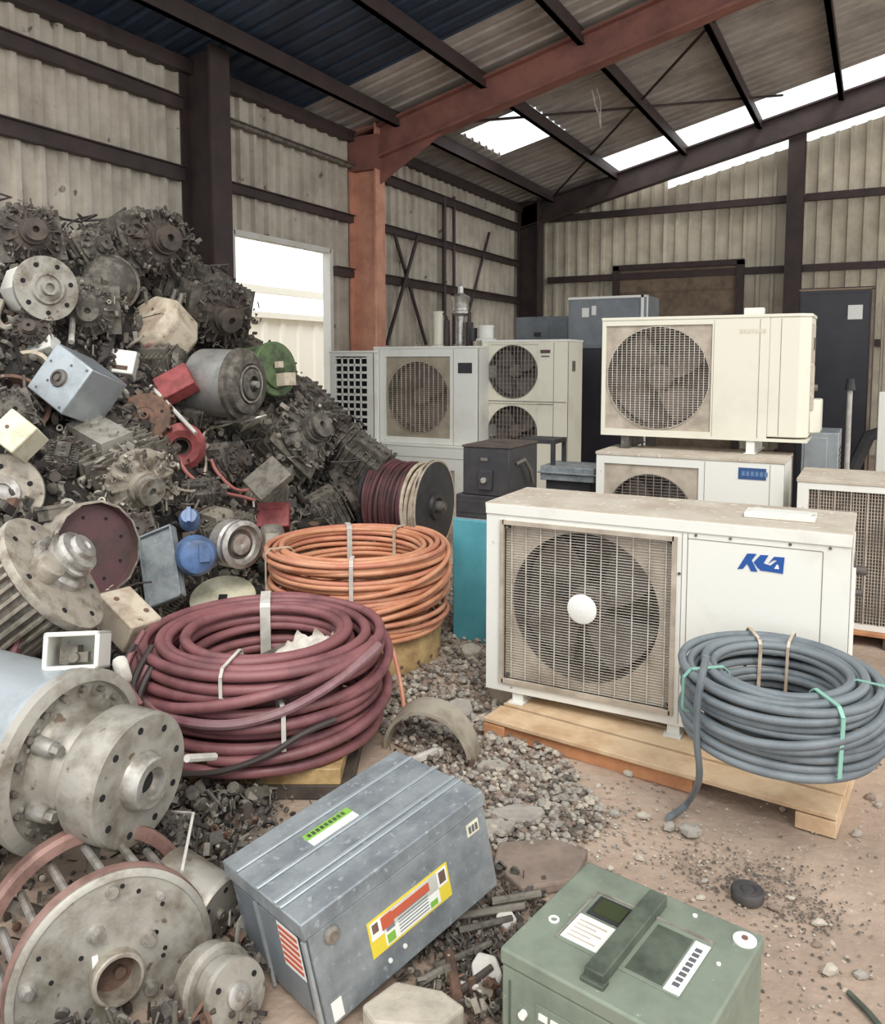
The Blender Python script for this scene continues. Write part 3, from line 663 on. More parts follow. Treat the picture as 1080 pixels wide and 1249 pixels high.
for (x, y) in ((-.12,.10),(.05,.12),(.1,-.02),(-.05,.06),(-.13,-.12),(.13,-.13)):
    b = MB(); b.cyl((x,y,-.001),(x,y,.004),.008,seg=8); b.build('screw', M_fan, t)
b = MB(); b.box(.155,.158,-.15,.15,-.31,-.01); b.build('side_plate', M_bluegrey, t)
t = sbox('cream_block_box', 'cream cube box at the left edge below the brown drum', 'box', Vector((0,0,0)), (0,0,1), (.168,.178,.164), M_creambox)
t.matrix_world = boxM((-2.251,4.25,1.12), ((.59,-.065,-.805),(.406,.885,.226),(.698,-.46,.549)), (.181,.176,.191))
b = MB(); b.cyl((0,.03,-.001),(0,.03,.004),.01,seg=10); b.build('screw', M_rusty, t)
t = sbox('cream_block_box', 'cream dirty block box in front of the ribbed motor, behind the maroon coil', 'box', Vector((0,0,0)), (0,0,1), (.235,.152,.137), M_beige)
t.matrix_world = boxM((-1.587,3.605,.439), ((.75,.532,.393),(-.474,.847,-.242),(-.461,-.005,.887)), (.253,.163,.147), top=True)
for (x, y) in ((.05,.04),(-.06,-.03)):
    b = MB(); b.cyl((x,y,-.001),(x,y,.003),.012,seg=10); b.build('screw', M_rusty, t)
t = sbox('small_case', 'small white rusty case right of the pale cube box', 'box', hit(146,443)-FH*.05+ZH*.02, cd(.2,-.85,.45), (.24,.18,.14), M_white, roll=-.15)
b = MB(); b.cb((-.06,.02,.002),(.06,.05,.005)); b.cb((.03,-.05,.002),(.10,.03,.005)); b.build('rust_patch', M_rusty, t)
t = sbox('small_case', 'small white case left of the pale cube box near the top', 'box', hit(48,425)-FH*.05+ZH*.03, cd(-.2,-.8,.5), (.20,.12,.12), M_white, roll=.4)
b = MB(); b.cyl((.03,0,-.001),(.03,0,.006),.02,seg=12); b.build('cap', M_dark, t)
t = sbox('red_bracket_box', 'red box with a long white bar leaning left of the silver motor', 'box', at(211,464,5.75), cd(-.1,-.8,.5), (.25,.20,.12), M_redp, roll=.6)
b = MB(); b.cyl((-.15,.04,.01),(-.02,-.50,.03),.014,seg=8); b.build('white_bar', M_tape, t)
t = sbox('red_case', 'small bright red box at the foot of the heap behind the orange coil', 'box', at(333,627,5.5), cd(.1,-.8,.5), (.22,.18,.12), M_redp)
b = MB(); b.cb((0,.05,.003),(.14,.03,.006)); b.build('lid_rib', M_redp, t)
t = sbox('grey_rounded_case', 'rounded grey case below the red box beside the orange coil', 'box', at(332,662,5.1), cd(.2,-.9,.2), (.16,.24,.16), M_mid, bev=.05)
b = MB(); b.cb((0,0,.002),(.08,.12,.006)); b.build('lid', M_light, t)
t = sbox('control_panel', 'grey sheet metal panel leaning below the blue filter', 'panel', at(196,690,4.2), cd(-.25,-.80,.45), (.20,.40,.04), M_galv, roll=.45)
b = MB(); b.box(-.10,-.09,-.2,.2,0,.02); b.box(.09,.10,-.2,.2,0,.02); b.box(-.1,.1,.19,.2,0,.02); b.build('rim', M_galv, t)
# blue filter + cap sitting at the engine
t = thing('oil_filter', 'blue round oil filter on the engine behind the maroon coil', 'filter', M=orient(at(240,678,4.15), cd(.4,-.9,.1)))
b = MB(); b.lathe([(.06,-.14),(.10,-.10),(.105,0),(.085,.04),(.05,.05),(0,.05)], 28, 0, cap=False); b.build('canister', M_bluep, t)
b = MB(); b.cb((.03,.02,.055),(.05,.09,.03)); b.build('cap', M_bluep, t)
t = thing('blue_cap', 'small blue plastic cap above the round oil filter', 'cap', M=orient(at(231,632,4.3), cd(.2,-.8,.5)))
b = MB(); b.lathe([(.055,-.06),(.055,0),(.04,.02),(.04,.04),(0,.04)], 14, 0); b.build('shell', M_bluep, t); b = MB(); b.cb((0,0,.05),(.02,.08,.03)); b.build('grip', M_bluep, t)
t = thing('steel_pulley', 'round steel pulley ring right of the blue filter', 'pulley', M=orient(at(294,664,4.35), cd(.75,-.65,.05)))
b = MB(); b.lathe([(.10,-.12),(.13,-.11),(.13,-.03),(.115,-.02),(.13,0),(.13,.02),(.105,.03),(.095,.0),(.06,-.02),(.055,.01),(.02,.01),(0,.0)], 36, 0, cap=False); b.build('sheave', M_steel, t)
b = MB(); b.lathe([(.095,-.005),(.03,-.018)], 30, 0, cap=False); b.build('web', M_brown, t)
# discs, gears, rings
def disc(name, label, cat, p, ax, R, th, m, ri=.0, teeth=0, nh=0, group=None, hub=0, mh=None):
    t = thing(name, label, cat, M=orient(p, ax), group=group)
    b = MB()
    if ri: b.lathe([(ri,-th),(R,-th),(R,0),(ri*1.05,0),(ri,-th*.3),(ri,-th)], 40, 0, cap=False)
    else: b.lathe([(R*.97,-th),(R,-th*.8),(R,-th*.1),(R*.97,0),(R*.4,0),(R*.38,-.004),(0,-.004)], 40, 0)
    for k in range(teeth):
        T = b.T; b.T = T @ Matrix.Rotation(6.283*k/teeth, 4, 'Z'); b.box(R*.96, R*1.12, -R*.06, R*.06, -th, 0); b.T = T
    b.build('plate', m, t)
    if hub:
        b = MB(); b.lathe([(R*hub,-.005),(R*hub*.95,R*.14),(R*hub*.55,R*.14),(R*hub*.5,-.003),(0,-.003)], 24, 0, cap=False); b.build('hub', mh or m, t)
    if nh:
        boltset(t, 'bolt_hole', M_black, R*.68, -.001, nh, R*.07, .003, .3, 9)
    return t
t = disc('round_cover', 'flat off-white disc with a dark square hole behind the maroon coil', 'disc', at(272,728,4.35), cd(.05,-.45,.9), .175, .03, M_creambox)
b = MB(); b.cb((.0,.0,.0),(.045,.035,.006)); b.build('square_hole', M_black, t)
disc('gear_wheel', 'rusty brown toothed wheel left of the pink spool', 'gear', hit(183,510)-FH*.1+ZH*.02, cd(.15,-.85,.4), .17, .06, M_rusty, teeth=14, nh=2, hub=.2)
disc('flange_disc', 'round pale flange at the left edge below the cream cube box', 'flange', hit(8,600)-FH*.05, cd(.45,-.85,.2), .20, .08, M_light, nh=5, hub=.45, mh=M_steel)
t = disc('rust_ring', 'rusty ring drum beside the pale cube box, upper of the two at the left', 'drum', hit(30,448)+FH*.05, cd(.3,-.75,.55), .13, .12, M_beige, ri=.10)
disc('rust_drum', 'brown rusty drum at the left edge, lower of the two', 'drum', hit(12,492)+FH*.05, cd(.55,-.6,.55), .20, .25, M_rusty, ri=.17)
disc('small_gear', 'small rusty gear above the red hose, under the beige housing', 'gear', hit(202,424)-FH*.04, cd(.1,-.7,.7), .13, .05, M_redp, teeth=0, hub=.4, mh=M_rusty)
disc('small_pulley', 'small grey pulley right of the white octagonal motor', 'pulley', hit(110,362)-FH*.06, cd(.6,-.8,.1), .11, .08, M_mid, hub=.4, mh=M_light)
t = thing('fan_housing', 'dark round housing on the slope below the crowning engine', 'housing', M=orient(hit(140,345)-FH*.1, cd(.5,-.8,.2)))
b = MB(); b.lathe([(.18,-.15),(.2,-.05),(.19,.03),(.15,.09),(.08,.12),(0,.13)], 28, 0); b.build('dome', M_dark, t)
b = MB(); b.lathe([(.2,-.06),(.225,-.05),(.225,-.02),(.2,-.01)], 28, 0, cap=False); b.build('rim', M_mid, t)
b = MB(); 
for (A_p, B_p) in (((88,335),(101,362)),((101,362),(100,418))): b.cyl(hit(*A_p)-FH*.14, hit(*B_p)-FH*.16, .02, seg=8)
tag(b.build('bent_bar', M_tape), 'bent white bar hanging beside the white octagonal motor', 'bar')
# pink spool
t = thing('wire_spool', 'pink-red spool of wire in the middle of the heap', 'spool', M=orient(hit(233,541)-FH*.22, cd(.35,-.9,-.05)))
b = MB(); b.lathe([(.06,-.12),(.12,-.13),(.155,-.10),(.12,-.07),(.165,-.03),(.165,.01),(.12,.04),(.07,.03),(.055,-.02)], 36, 0, cap=False); b.build('coil', M_redp, t)
b = MB(); b.lathe([(.06,-.10),(.06,.0),(.05,.0),(.05,-.10)], 24, 0); b.build('core', M_brown, t)
b = MB(); pp = [hit(x, y)-FH*.09+ZH*.02 for (x, y) in ((222,560),(235,580),(262,598),(300,607),(322,612),(332,600),(330,588),(318,596),(292,598),(270,578),(262,562))]

def smooth_pts(p, n=8):
    p = [Vector(v) for v in p]; out = []; q = [p[0]]+p+[p[-1]]
    for i in range(1, len(q)-2):
        for k in range(n):
            t_ = k/n; a, b2, c, d = q[i-1], q[i], q[i+1], q[i+2]
            out.append(.5*((2*b2)+(c-a)*t_+(2*a-5*b2+4*c-d)*t_*t_+(3*b2-a-3*c+d)*t_**3))
    out.append(p[-1]); return out
b.tube(smooth_pts(pp), .013, 7); tag(b.build('pink_cable', M_pink), 'loop of pink cable trailing from the pink spool', 'cable')
b = MB(); pp = [hit(x, y)-FH*.1+ZH*.02 for (x, y) in ((160,575),(240,600),(256,570),(254,530),(280,520),(310,510))]
b.tube(smooth_pts(pp), .009, 6); tag(b.build('thin_cable', M_beige), 'thin pale cable looped around the pink spool', 'cable')
b = MB(); pp = [hit(x, y)-FH*.1+ZH*.02 for (x, y) in ((430,588),(445,592),(452,605),(448,620),(435,632),(425,640))]
b.tube(smooth_pts(pp), .014, 6); tag(b.build('hose_loop', M_greend), 'pale green hose loop at the heap foot beside the cable reel', 'hose')
# black and pale cables of the upper left
b = MB(); pp = [hit(x, y)-FH*.08+ZH*.02 for (x, y) in ((10,372),(5,392),(14,404),(30,398),(40,388),(60,385),(85,380))]
b.tube(smooth_pts(pp), .02, 7); tag(b.build('bent_pipe', M_light), 'bent pale pipe below the white octagonal motor', 'pipe')
b = MB()
for k in range(3):
    pp = [hit(x, y+k*6)-FH*(.05+.02*k)+ZH*.02 for (x, y) in ((112,380),(132,390),(142,405),(140,420),(128,432))]; b.tube(smooth_pts(pp), .015, 6)
tag(b.build('cable_bundle', M_rubber), 'bundle of dark bent cables left of the beige housing', 'cable')
b = MB(); pp = [hit(x, y)-FH*.06+ZH*.03 for (x, y) in ((184,432),(196,418),(212,414),(222,424))]
b.tube(smooth_pts(pp), .03, 8); tag(b.build('red_hose', M_redp), 'short red hose under the beige motor housing', 'hose')
# bright patches: white plate on the dark engine etc.
sbox('white_plate', 'small white plate lying on the dark engine left of the cable reel', 'plate', hit(418,558)-FH*.12+ZH*.03, cd(.3,-.8,.5), (.11,.12,.01), M_white, roll=.6)
sbox('square_cover', 'square grey cover plate on the big grey-brown engine', 'plate', at(325,582,5.35), cd(-.25,-.72,.64), (.24,.26,.06), M_mid, roll=-.62)
sbox('wall_lamp', 'small beige lamp housing fixed beside the first column above the heap', 'lamp', at(226,330,8.2), cd(.3,-.9,0), (.14,.36,.1), M_beige)
# thin pipe in the left foreground
b = MB(); b.tube([at(222,1063,2.05), at(236,992,2.25), at(210,990,2.35)], .0045, 6); tag(b.build('bent_wire', M_tape), 'thin bent white wire rising beside the cylinder motor', 'wire')
b = MB(); b.tube([at(228,925,2.3), at(262,923,2.42)], .012, 8); tag(b.build('short_rod', M_tape), 'short pale rod between the pump flange and maroon coil', 'rod')
# red hose coil at the left edge
t = thing('hose_coil', 'dark red hose coil cut by the left edge above the flanged pump', 'hose', M=orient(at(-18,775,2.75), cd(.75,-.6,.2)))
b = MB(); rq = random.Random(2)
for k in range(5):
    b.tube([((.11+.018*(k % 3))*math.cos(a), (.13+.02*(k % 3))*math.sin(a), -.03*k+.01*math.sin(a+k)) for a in [6.283*j/40 for j in range(40)]], .014, 7, closed=True)
b.build('hose', M_maroon, t)
b = MB(); b.ring(.02, .15, -.10, -.09, 20); b.build('band', M_rubber, t)
OFF = [(148,815,'the white rag'),(172,880,'the left side of the maroon coil'),(86,794,'the white terminal box'),(170,940,'the end flange of the pump')]
for k, (x, y) in enumerate(((170,838),(160,820),(178,852),(165,862),(150,835))):
    b = MB(); a = at(x+15, y-50, 3.0-.02*k); c = at(x-8, y, 2.85); e = at(x+12, y+40, 2.8-.02*k)
    b.tube(smooth_pts([a, c, e]), .012, 6); tag(b.build('cable_offcut', M_maroon if k % 2 else M_wire), autolabel('short dark cable offcut', x, y, OFF), 'cable', group='cable offcuts beside the maroon coil')
sbox('white_rag', 'crumpled white rag between the pump and the maroon coil', 'rag', at(148,815,2.7), cd(.2,-.8,.6), (.05,.10,.05), M_cloth, roll=.3, bev=.02)
# ================================================================== CABLE COILS
def coil(root, name, Ri, Ro, h, r, m, seed, wob=.012, mats=None, cross=2, nseg=96, tail=None):
    """one continuous cable wound in layers, standing on z=0 of root"""
    rnd = random.Random(seed); nr = max(1, int((Ro-Ri)/(2*r*.95))); nh = max(1, int(h/(2*r*.97)))
    b = MB()
    for j in range(nh):
        for i in range(nr):
            if nr > 3 and 0 < i < nr-1 and j < nh-2: continue
            R = Ri+r+(Ro-Ri-2*r)*(i/(nr-1) if nr > 1 else .5); z = r+(h-2*r)*(j/(nh-1) if nh > 1 else 0)
            a1, a2, a3 = [rnd.random()*6.283 for _ in range(3)]; w1 = wob*rnd.uniform(.1, 1); w2 = wob*.6*rnd.uniform(0, 1); w3 = wob*.9*rnd.uniform(.1, 1)
            if j == nh-1 or j == nh-2: w3 *= .8
            pts = []
            for k in range(nseg):
                a = 6.283185*k/nseg
                pts.append(((R+w1*math.sin(a+a1)+w2*math.sin(2*a+a2))*math.cos(a), (R+w1*math.sin(a+a1)+w2*math.sin(2*a+a2))*math.sin(a), max(r, z+w3*math.sin(a+a3)+w2*.3*math.sin(3*a+a1))))
            b.tube(pts, r*rnd.uniform(.93, 1.02), 8, rnd.randrange(len(mats)) if mats else 0, closed=True)
    for k in range(cross):       # strands crossing the outside at a slant
        a0 = -2.6+rnd.uniform(0, 2.6); zz0 = rnd.uniform(.15, .6)*h; zz1 = min(h, zz0+rnd.uniform(.25, .5)*h)
        pts = []
        for q in range(40):
            u = q/39; a = a0+u*2.6; o = math.sin(math.pi*u)
            pts.append(((Ro-r*.8+r*1.9*o)*math.cos(a), (Ro-r*.8+r*1.9*o)*math.sin(a), zz0+(zz1-zz0)*(.5-.5*math.cos(math.pi*u))))
        b.tube(pts, r*.97, 8, 0)
    return b.build(name, mats or m, root, smooth=60)
def tie(root, Ri, Ro, z0, z1, a, wd, m, th=.004, name='tie_band'):
    """band wrapped round the coil's section at angle a"""
    b = MB(); T = b.T; b.T = Matrix.Rotation(a, 4, 'Z'); g_ = .006
    P_ = [(Ri-g_, z0+.01), (Ri-g_, z1-.01), (Ri+.012, z1+g_), (Ro-.012, z1+g_), (Ro+g_+.006, z1-.02), (Ro+g_+.006, z0+.01), (Ro-.01, z0-.0)]
    for i in range(len(P_)-1):
        (r0, y0), (r1, y1) = P_[i], P_[i+1]; L = math.hypot(r1-r0, y1-y0); n0, n1 = -(y1-y0)/L*th, (r1-r0)/L*th
        b.add([(r0,-wd/2,y0),(r1,-wd/2,y1),(r1,wd/2,y1),(r0,wd/2,y0),(r0+n0,-wd/2,y0+n1),(r1+n0,-wd/2,y1+n1),(r1+n0,wd/2,y1+n1),(r0+n0,wd/2,y0+n1)],
              [(0,1,2,3),(4,7,6,5),(0,4,5,1),(1,5,6,2),(2,6,7,3),(3,7,4,0)])
    b.T = T; return b.build(name, m, root, smooth=0)
def vang(p):   # angle (in the root's frame, unrotated) that faces the camera
    return math.atan2(-p.y, -p.x)
# orange coil on its wooden reel
def gpos(px, d): return FH*d+RH*((px-540)/FPX*d)
c1 = gpos(434, 4.42)
t = thing('wooden_reel', 'low round wooden reel base under the orange coil', 'reel', (c1.x, c1.y, 0))
b = MB(); b.lathe([(.10,.0),(.455,.0),(.46,.02),(.46,.165),(.455,.185),(.10,.185)], 26, 0); b.build('drum_base', M_woody, t, bevel=.004)
b = MB()
for k in range(26):
    a = 6.283*k/26; b.cyl((.462*math.cos(a), .462*math.sin(a), .05), (.466*math.cos(a), .466*math.sin(a), .05), .01, seg=6)
b.build('nail', M_rusty, t)
t = thing('cable_coil', 'orange coil of cable standing on a low wooden reel', 'cable coil', (c1.x, c1.y, .187), group=None)
coil(t, 'cable', .375, .49, .43, .0145, M_orange, 21, .020, [M_orange, M_orange, M_orange2], cross=6, nseg=110)
va = vang(c1)
tie(t, .37, .495, 0.0, .43, va-.06, .02, M_tape); tie(t, .37, .495, 0.0, .43, va+math.pi+.12, .03, M_tape); tie(t, .37, .495, 0.0, .43, va-1.2, .02, M_beige); tie(t, .37, .495, .2, .43, va+2.5, .02, M_beige)
b = MB(); q0 = at(468, 772, 3.86)
T_ = Matrix.Translation((-c1.x, -c1.y, -.187))
pp = [T_ @ at(x, y, d) for (x, y, d) in ((425,745,3.93),(450,765,3.88),(466,773,3.82),(478,790,3.76),(488,830,3.68),(494,870,3.60),(499,905,3.55))]
b.tube(smooth_pts(pp), .011, 7); b.build('cable_end', M_orange2, t)
b = MB(); b.cyl(T_ @ at(462,772,3.83), T_ @ at(470,776,3.80), .028, .02, 10); b.build('end_wrap', M_tape, t)
# maroon coil on a wooden base
c2 = gpos(316, 3.27)
t = thing('timber_base', 'yellow and brown timber block base under the maroon coil', 'timber', (c2.x, c2.y, 0), rz=YAW)
b = MB(); b.box(-.36, .40, -.40, .40, 0, .055, 0); b.box(-.2, .36, -.40, .36, .057, .118, 1); b.build('board', [M_brown, M_woody], t, bevel=.004)
b = MB(); b.cyl((-.36,-.40,.085),(-.21,-.40,.085),.028,seg=12); b.build('copper_pipe_stub', M_rusty, t)
t = thing('cable_coil', 'thick maroon coil of cable lying in front of the orange coil', 'cable coil', (c2.x, c2.y, .12))
coil(t, 'cable', .29, .49, .40, .0215, M_maroon, 34, .017, None, cross=3, nseg=96)
va = vang(c2)
tie(t, .285, .495, .0, .40, va+math.pi-.03, .045, M_tape); tie(t, .285, .495, .30, .40, va-.30, .012, M_tape); tie(t, .40, .505, .10, .26, va+.12, .016, M_tape)
b = MB()
T_ = Matrix.Translation((-c2.x, -c2.y, -.12))
b.lathe([(0,0)], 3, cap=False) if False else None
pp = [(.515*math.cos(va+a), .515*math.sin(va+a), z) for (a, z) in ((-1.1,.24),(-.8,.225),(-.5,.215),(-.2,.22),(.1,.25),(.4,.30),(.7,.35),(1.0,.38))]
b.tube(smooth_pts(pp), .018, 8); b.build('outer_strand', mat('maroon_cable_worn', (142,112,114), .5, 0, (120,76,82), 6), t)
b = MB(); pp = [(.52*math.cos(va+a), .52*math.sin(va+a), z) for (a, z) in ((-.6,.02),(-.3,.05),(.0,.10),(.25,.16),(.5,.18))]
b.tube(smooth_pts(pp), .012, 8); b.build('loose_end', M_wire, t)
t = thing('crumpled_cloth', 'crumpled off-white cloth lying inside the maroon coil', 'cloth', M=orient(at(374, 793, 3.35), cd(0,-.5,.85)))
b = MB(); rq = random.Random(6); n = 14; vs = []; fs = []
for j in range(n):
    for i in range(n):
        u, v = i/(n-1)-.5, j/(n-1)-.5; vs.append((u*.26*(1-.5*abs(v))+.1*v, v*.17, .05*noise.noise(Vector((u*7, v*7, 2)))+.03*noise.noise(Vector((u*15, v*15, 5)))))
n0 = len(vs); vs += [(x, y, z-.012) for x, y, z in vs]
for j in range(n-1):
    for i in range(n-1):
        a = j*n+i; fs.append((a, a+1, a+n+1, a+n)); fs.append((a+n0, a+n+n0, a+n+1+n0, a+1+n0))
rim = [i for i in range(n)]+[n-1+n*j for j in range(1, n)]+[n*(n-1)+i for i in range(n-2, -1, -1)]+[n*j for j in range(n-2, 0, -1)]
for k in range(len(rim)): a, c = rim[k], rim[(k+1) % len(rim)]; fs.append((a, c, c+n0, a+n0))
b.add(vs, fs); b.build('cloth', M_cloth, t, smooth=180)
t2 = thing('inner_block', 'grey block supporting the cloth inside the maroon coil', 'block', M=Matrix.Translation(gpos(360, 3.36)+ZH*.125) )
b = MB(); b.box(-.14,.14,-.1,.1,0,.25); b.build('body', M_mid, t2, bevel=.01)

# ================================================================== AC UNITS
def hole_plate(mb, x0, x1, z0, z1, cx, cz, R, y, th, mi=0, seg=48):
    """rectangular plate with a round hole, in the xz plane at y (front) .. y+th"""
    vs = []; fs = []; out = []
    for k in range(seg):
        a = 6.283185*(k+.5)/seg; c, s = math.cos(a), math.sin(a)
        t = min([(x1-cx)/c if c > 1e-9 else 1e9, (x0-cx)/c if c < -1e-9 else 1e9, (z1-cz)/s if s > 1e-9 else 1e9, (z0-cz)/s if s < -1e-9 else 1e9])
        out.append((cx+c*t, cz+s*t))
    for k in range(seg):
        a = 6.283185*(k+.5)/seg; vs.append((cx+R*math.cos(a), y, cz+R*math.sin(a)))
    for p in out: vs.append((p[0], y, p[1]))
    n = 2*seg; vs += [(v[0], y+th, v[2]) for v in vs]
    for k in range(seg):
        j = (k+1) % seg
        fs += [(k, seg+k, seg+j, j), (n+k, n+j, n+seg+j, n+seg+k), (k, j, n+j, n+k)]
        # fill the rectangle's corner
        (xa, za), (xb, zb) = out[k], out[j]
        if abs(xa-xb) > 1e-6 and abs(za-zb) > 1e-6:
            cxn = x1 if max(xa, xb) > x1-1e-6 else x0; czn = z1 if max(za, zb) > z1-1e-6 else z0
            o = len(vs); vs += [(cxn, y, czn), (cxn, y+th, czn)]; fs += [(seg+k, o, seg+j), (n+seg+k, n+seg+j, o+1)]
    mb.add(vs, fs, mi)
def fan_bay(t, x0, x1, z0, z1, R, cx=None, cz=None, mframe=M_grid, guard=(26, 9), mguard=M_gridw, hub=True, depth=.16, rec=.012, full=False, wr=.0022, blades=4, mhub=M_label, yf=0.0, mpad=None, mfan=None):
    mfan = mfan or (M_fan if mpad else M_pad); mpad = mpad or M_pad
    cx = (x0+x1)/2 if cx is None else cx; cz = (z0+z1)/2 if cz is None else cz
    b = MB(); hole_plate(b, x0, x1, z0, z1, cx, cz, R, yf+rec, .008); b.build('fan_panel', mframe, t, smooth=0)
    b = MB(); T = b.T; b.T = Matrix.Translation((cx, yf+rec+.008, cz)) @ Matrix.Rotation(-math.pi/2, 4, 'X')
    b.lathe([(R, 0), (R, depth), (R*.9, depth+.01), (0, depth+.01)], 48, 0, cap=False); b.T = T; b.build('shroud', mpad, t, smooth=30)
    b = MB(); b.T = Matrix.Translation((cx, yf+rec+.09, cz)) @ Matrix.Rotation(math.pi/2, 4, 'X')
    b.lathe([(R*.26, -.05), (R*.26, .03), (R*.2, .05), (0, .052)], 28, 0)
    for k in range(blades):
        T = b.T; b.T = T @ Matrix.Rotation(6.283*k/blades+.5, 4, 'Z')
        vs = []; n = 9
        for i in range(n):
            u = i/(n-1)
            for j in range(5):
                v = j/4-.5; rr_ = R*(.2+.74*u); an = v*(1.15-.25*u)+.35*u
                vs.append((rr_*math.cos(an), rr_*math.sin(an), -.01-.07*v))
        m_ = len(vs); vs += [(x, y, z-.004) for x, y, z in vs]; fs = []
        for i in range(n-1):
            for j in range(4):
                a = i*5+j; fs += [(a, a+5, a+6, a+1), (a+m_, a+1+m_, a+6+m_, a+5+m_)]
        b.add(vs, fs); b.T = T
    b.build('fan', mfan, t, smooth=30)
    nh_, nv_ = guard; b = MB(); y = yf+rec-.012
    def chord(c0, lo, hi, cc, r): return lo, hi
    for i in range(nh_):
        z = z0+(z1-z0)*(i+.5)/nh_
        if full: xa, xb = x0+.004, x1-.004
        else:
            q = R*R-(z-cz)**2
            if q <= 0: continue
            xa, xb = cx-math.sqrt(q), cx+math.sqrt(q)
        b.box(xa, xb, y+.003, y+.003+wr*1.2, z-wr*.6, z+wr*.6)
    for i in range(nv_):
        x = x0+(x1-x0)*(i+.5)/nv_
        if full: za, zb = z0+.004, z1-.004
        else:
            q = R*R-(x-cx)**2
            if q <= 0: continue
            za, zb = cz-math.sqrt(q), cz+math.sqrt(q)
        b.box(x-wr, x+wr, y-wr, y+wr*1.5, za, zb)
    if not full: 
        T = b.T; b.T = T @ Matrix.Translation((cx, y+.004, cz)) @ Matrix.Rotation(math.pi/2, 4, 'X'); b.ring(R*.99, R*1.0, -.002, .002, 48); b.T = T
    gd = b.build('fan_guard', mguard, t, smooth=0)
    if hub:
        b = MB(); b.T = Matrix.Translation((cx, y-.003, cz)) @ Matrix.Rotation(math.pi/2, 4, 'X'); b.lathe([(R*.19, -.006), (R*.2, 0), (R*.17, .006), (0, .007)], 32, 0); b.build('guard_hub', mhub, gd)
def ac_shell(t, W, D, H, bays, m=M_white, top=M_dust, th=.02, bev=.006, opens=None):
    """front at y=0 facing -y; bays: list of (x0,x1,z0,z1) left open in the front"""
    b = MB(); b.box(0, W, .002, D, 0, th); b.box(0, th, .002, D, th, H-.022); b.box(W-th, W, .002, D, th, H-.022); b.box(th, W-th, D-.01, D, th, H-.022)
    # front skin around the bays: vertical strips
    xs_ = sorted(set([0, W]+[v for q in bays for v in q[:2]]))
    for i in range(len(xs_)-1):
        xa, xb = xs_[i], xs_[i+1]; zz = [q for q in bays if q[0] <= xa+1e-6 and q[1] >= xb-1e-6]; z = 0
        for q in sorted(zz, key=lambda q: q[2]):
            if q[2] > z: b.box(xa, xb, 0, .016, z, q[2])
            z = q[3]
        if z < H-.022: b.box(xa, xb, 0, .016, z, H-.022)
    b.build('casing', m, t, smooth=0, bevel=0)
    b = MB(); b.box(-.006, W+.006, -.006, D+.006, H-.022, H); b.build('top_cover', top if not isinstance(top, tuple) else top, t, smooth=0, bevel=.004)
def seam(b, x0, x1, z0, z1, y=-.0012): b.box(x0, x1, y, .001, z0, z1)
def feet(t, W, D, h, m=M_white, xs=(.12, .8)):
    for u in xs:
        b = MB(); b.box(W*u, W*u+.07, -.02, D+.02, -h, -h+.006); b.box(W*u+.01, W*u+.06, .01, D-.01, -h+.006, 0); b.build('foot', m, t, smooth=0)

# ---- front unit, frame of its front face
A0 = at(593, 838, 3.60); ACX, ACY, ACZ = A0.x, A0.y, A0.z
W1 = onY(1038, 700, ACY).x-ACX; H1 = at(593, 612, 3.60).z-ACZ; D1 = .48
t = thing('condenser_unit', 'large white outdoor air conditioner with blue logo standing on the pallet in front', 'air conditioner', (ACX, ACY, ACZ))
def fx(px): return onY(px, 700, ACY).x-ACX
bx0, bx1 = fx(614), fx(822)
bz0, bz1 = .055, H1-.085
ac_shell(t, W1, D1, H1, [(bx0, bx1, bz0, bz1)])
b = MB(); b.box(-.002, W1+.002, -.007, 0, H1-.05, H1-.004); b.build('top_trim', M_white, t, bevel=.002)
cxf = fx(711); Rf = (fx(806)-fx(621))/2
fan_bay(t, bx0, bx1, bz0, bz1, min(Rf, (bx1-bx0)/2-.03, (bz1-bz0)/2-.03), cx=(fx(806)+fx(621))/2, cz=(bz0+bz1)/2+.01, guard=(60, 11), full=True, wr=.0021, depth=.2, rec=.03, mpad=M_fan)
for (x, z) in ((bx0+.02, bz0+.02), (bx1-.02, bz0+.02), (bx0+.02, bz1-.02), (bx1-.02, bz1-.02)):
    b = MB(); b.cyl((x, .018, z), (x, -.006, z), .008, seg=8); b.build('guard_screw', M_dark, t)
b = MB(); fr = .02
b.box(bx0-.012, bx0+.006, -.014, .004, bz0-.012, bz1+.012); b.box(bx1-.006, bx1+.012, -.014, .004, bz0-.012, bz1+.012); b.box(bx0, bx1, -.014, .004, bz0-.012, bz0+.006); b.box(bx0, bx1, -.014, .004, bz1-.006, bz1+.012)
b.build('guard_frame', M_grid, t, smooth=0)
b = MB(); px1 = fx(838); px2 = fx(1003)
seam(b, px1, px1+.003, .01, H1-.055); seam(b, px2, px2+.003, .03, H1-.075); seam(b, px1, px2, H1-.077, H1-.074); seam(b, bx1+.03, bx1+.0325, .01, H1-.055)
b.build('panel_seam', M_gridd, t, smooth=0)
for (x, zz) in ((fx(848), H1-.06), (fx(890), H1-.06), (fx(963), H1-.06), (fx(1012), H1-.06), (fx(829), H1*.74)):
    b = MB(); b.cyl((x, .002, zz), (x, -.004, zz), .006, seg=8); b.build('screw', M_dark, t)
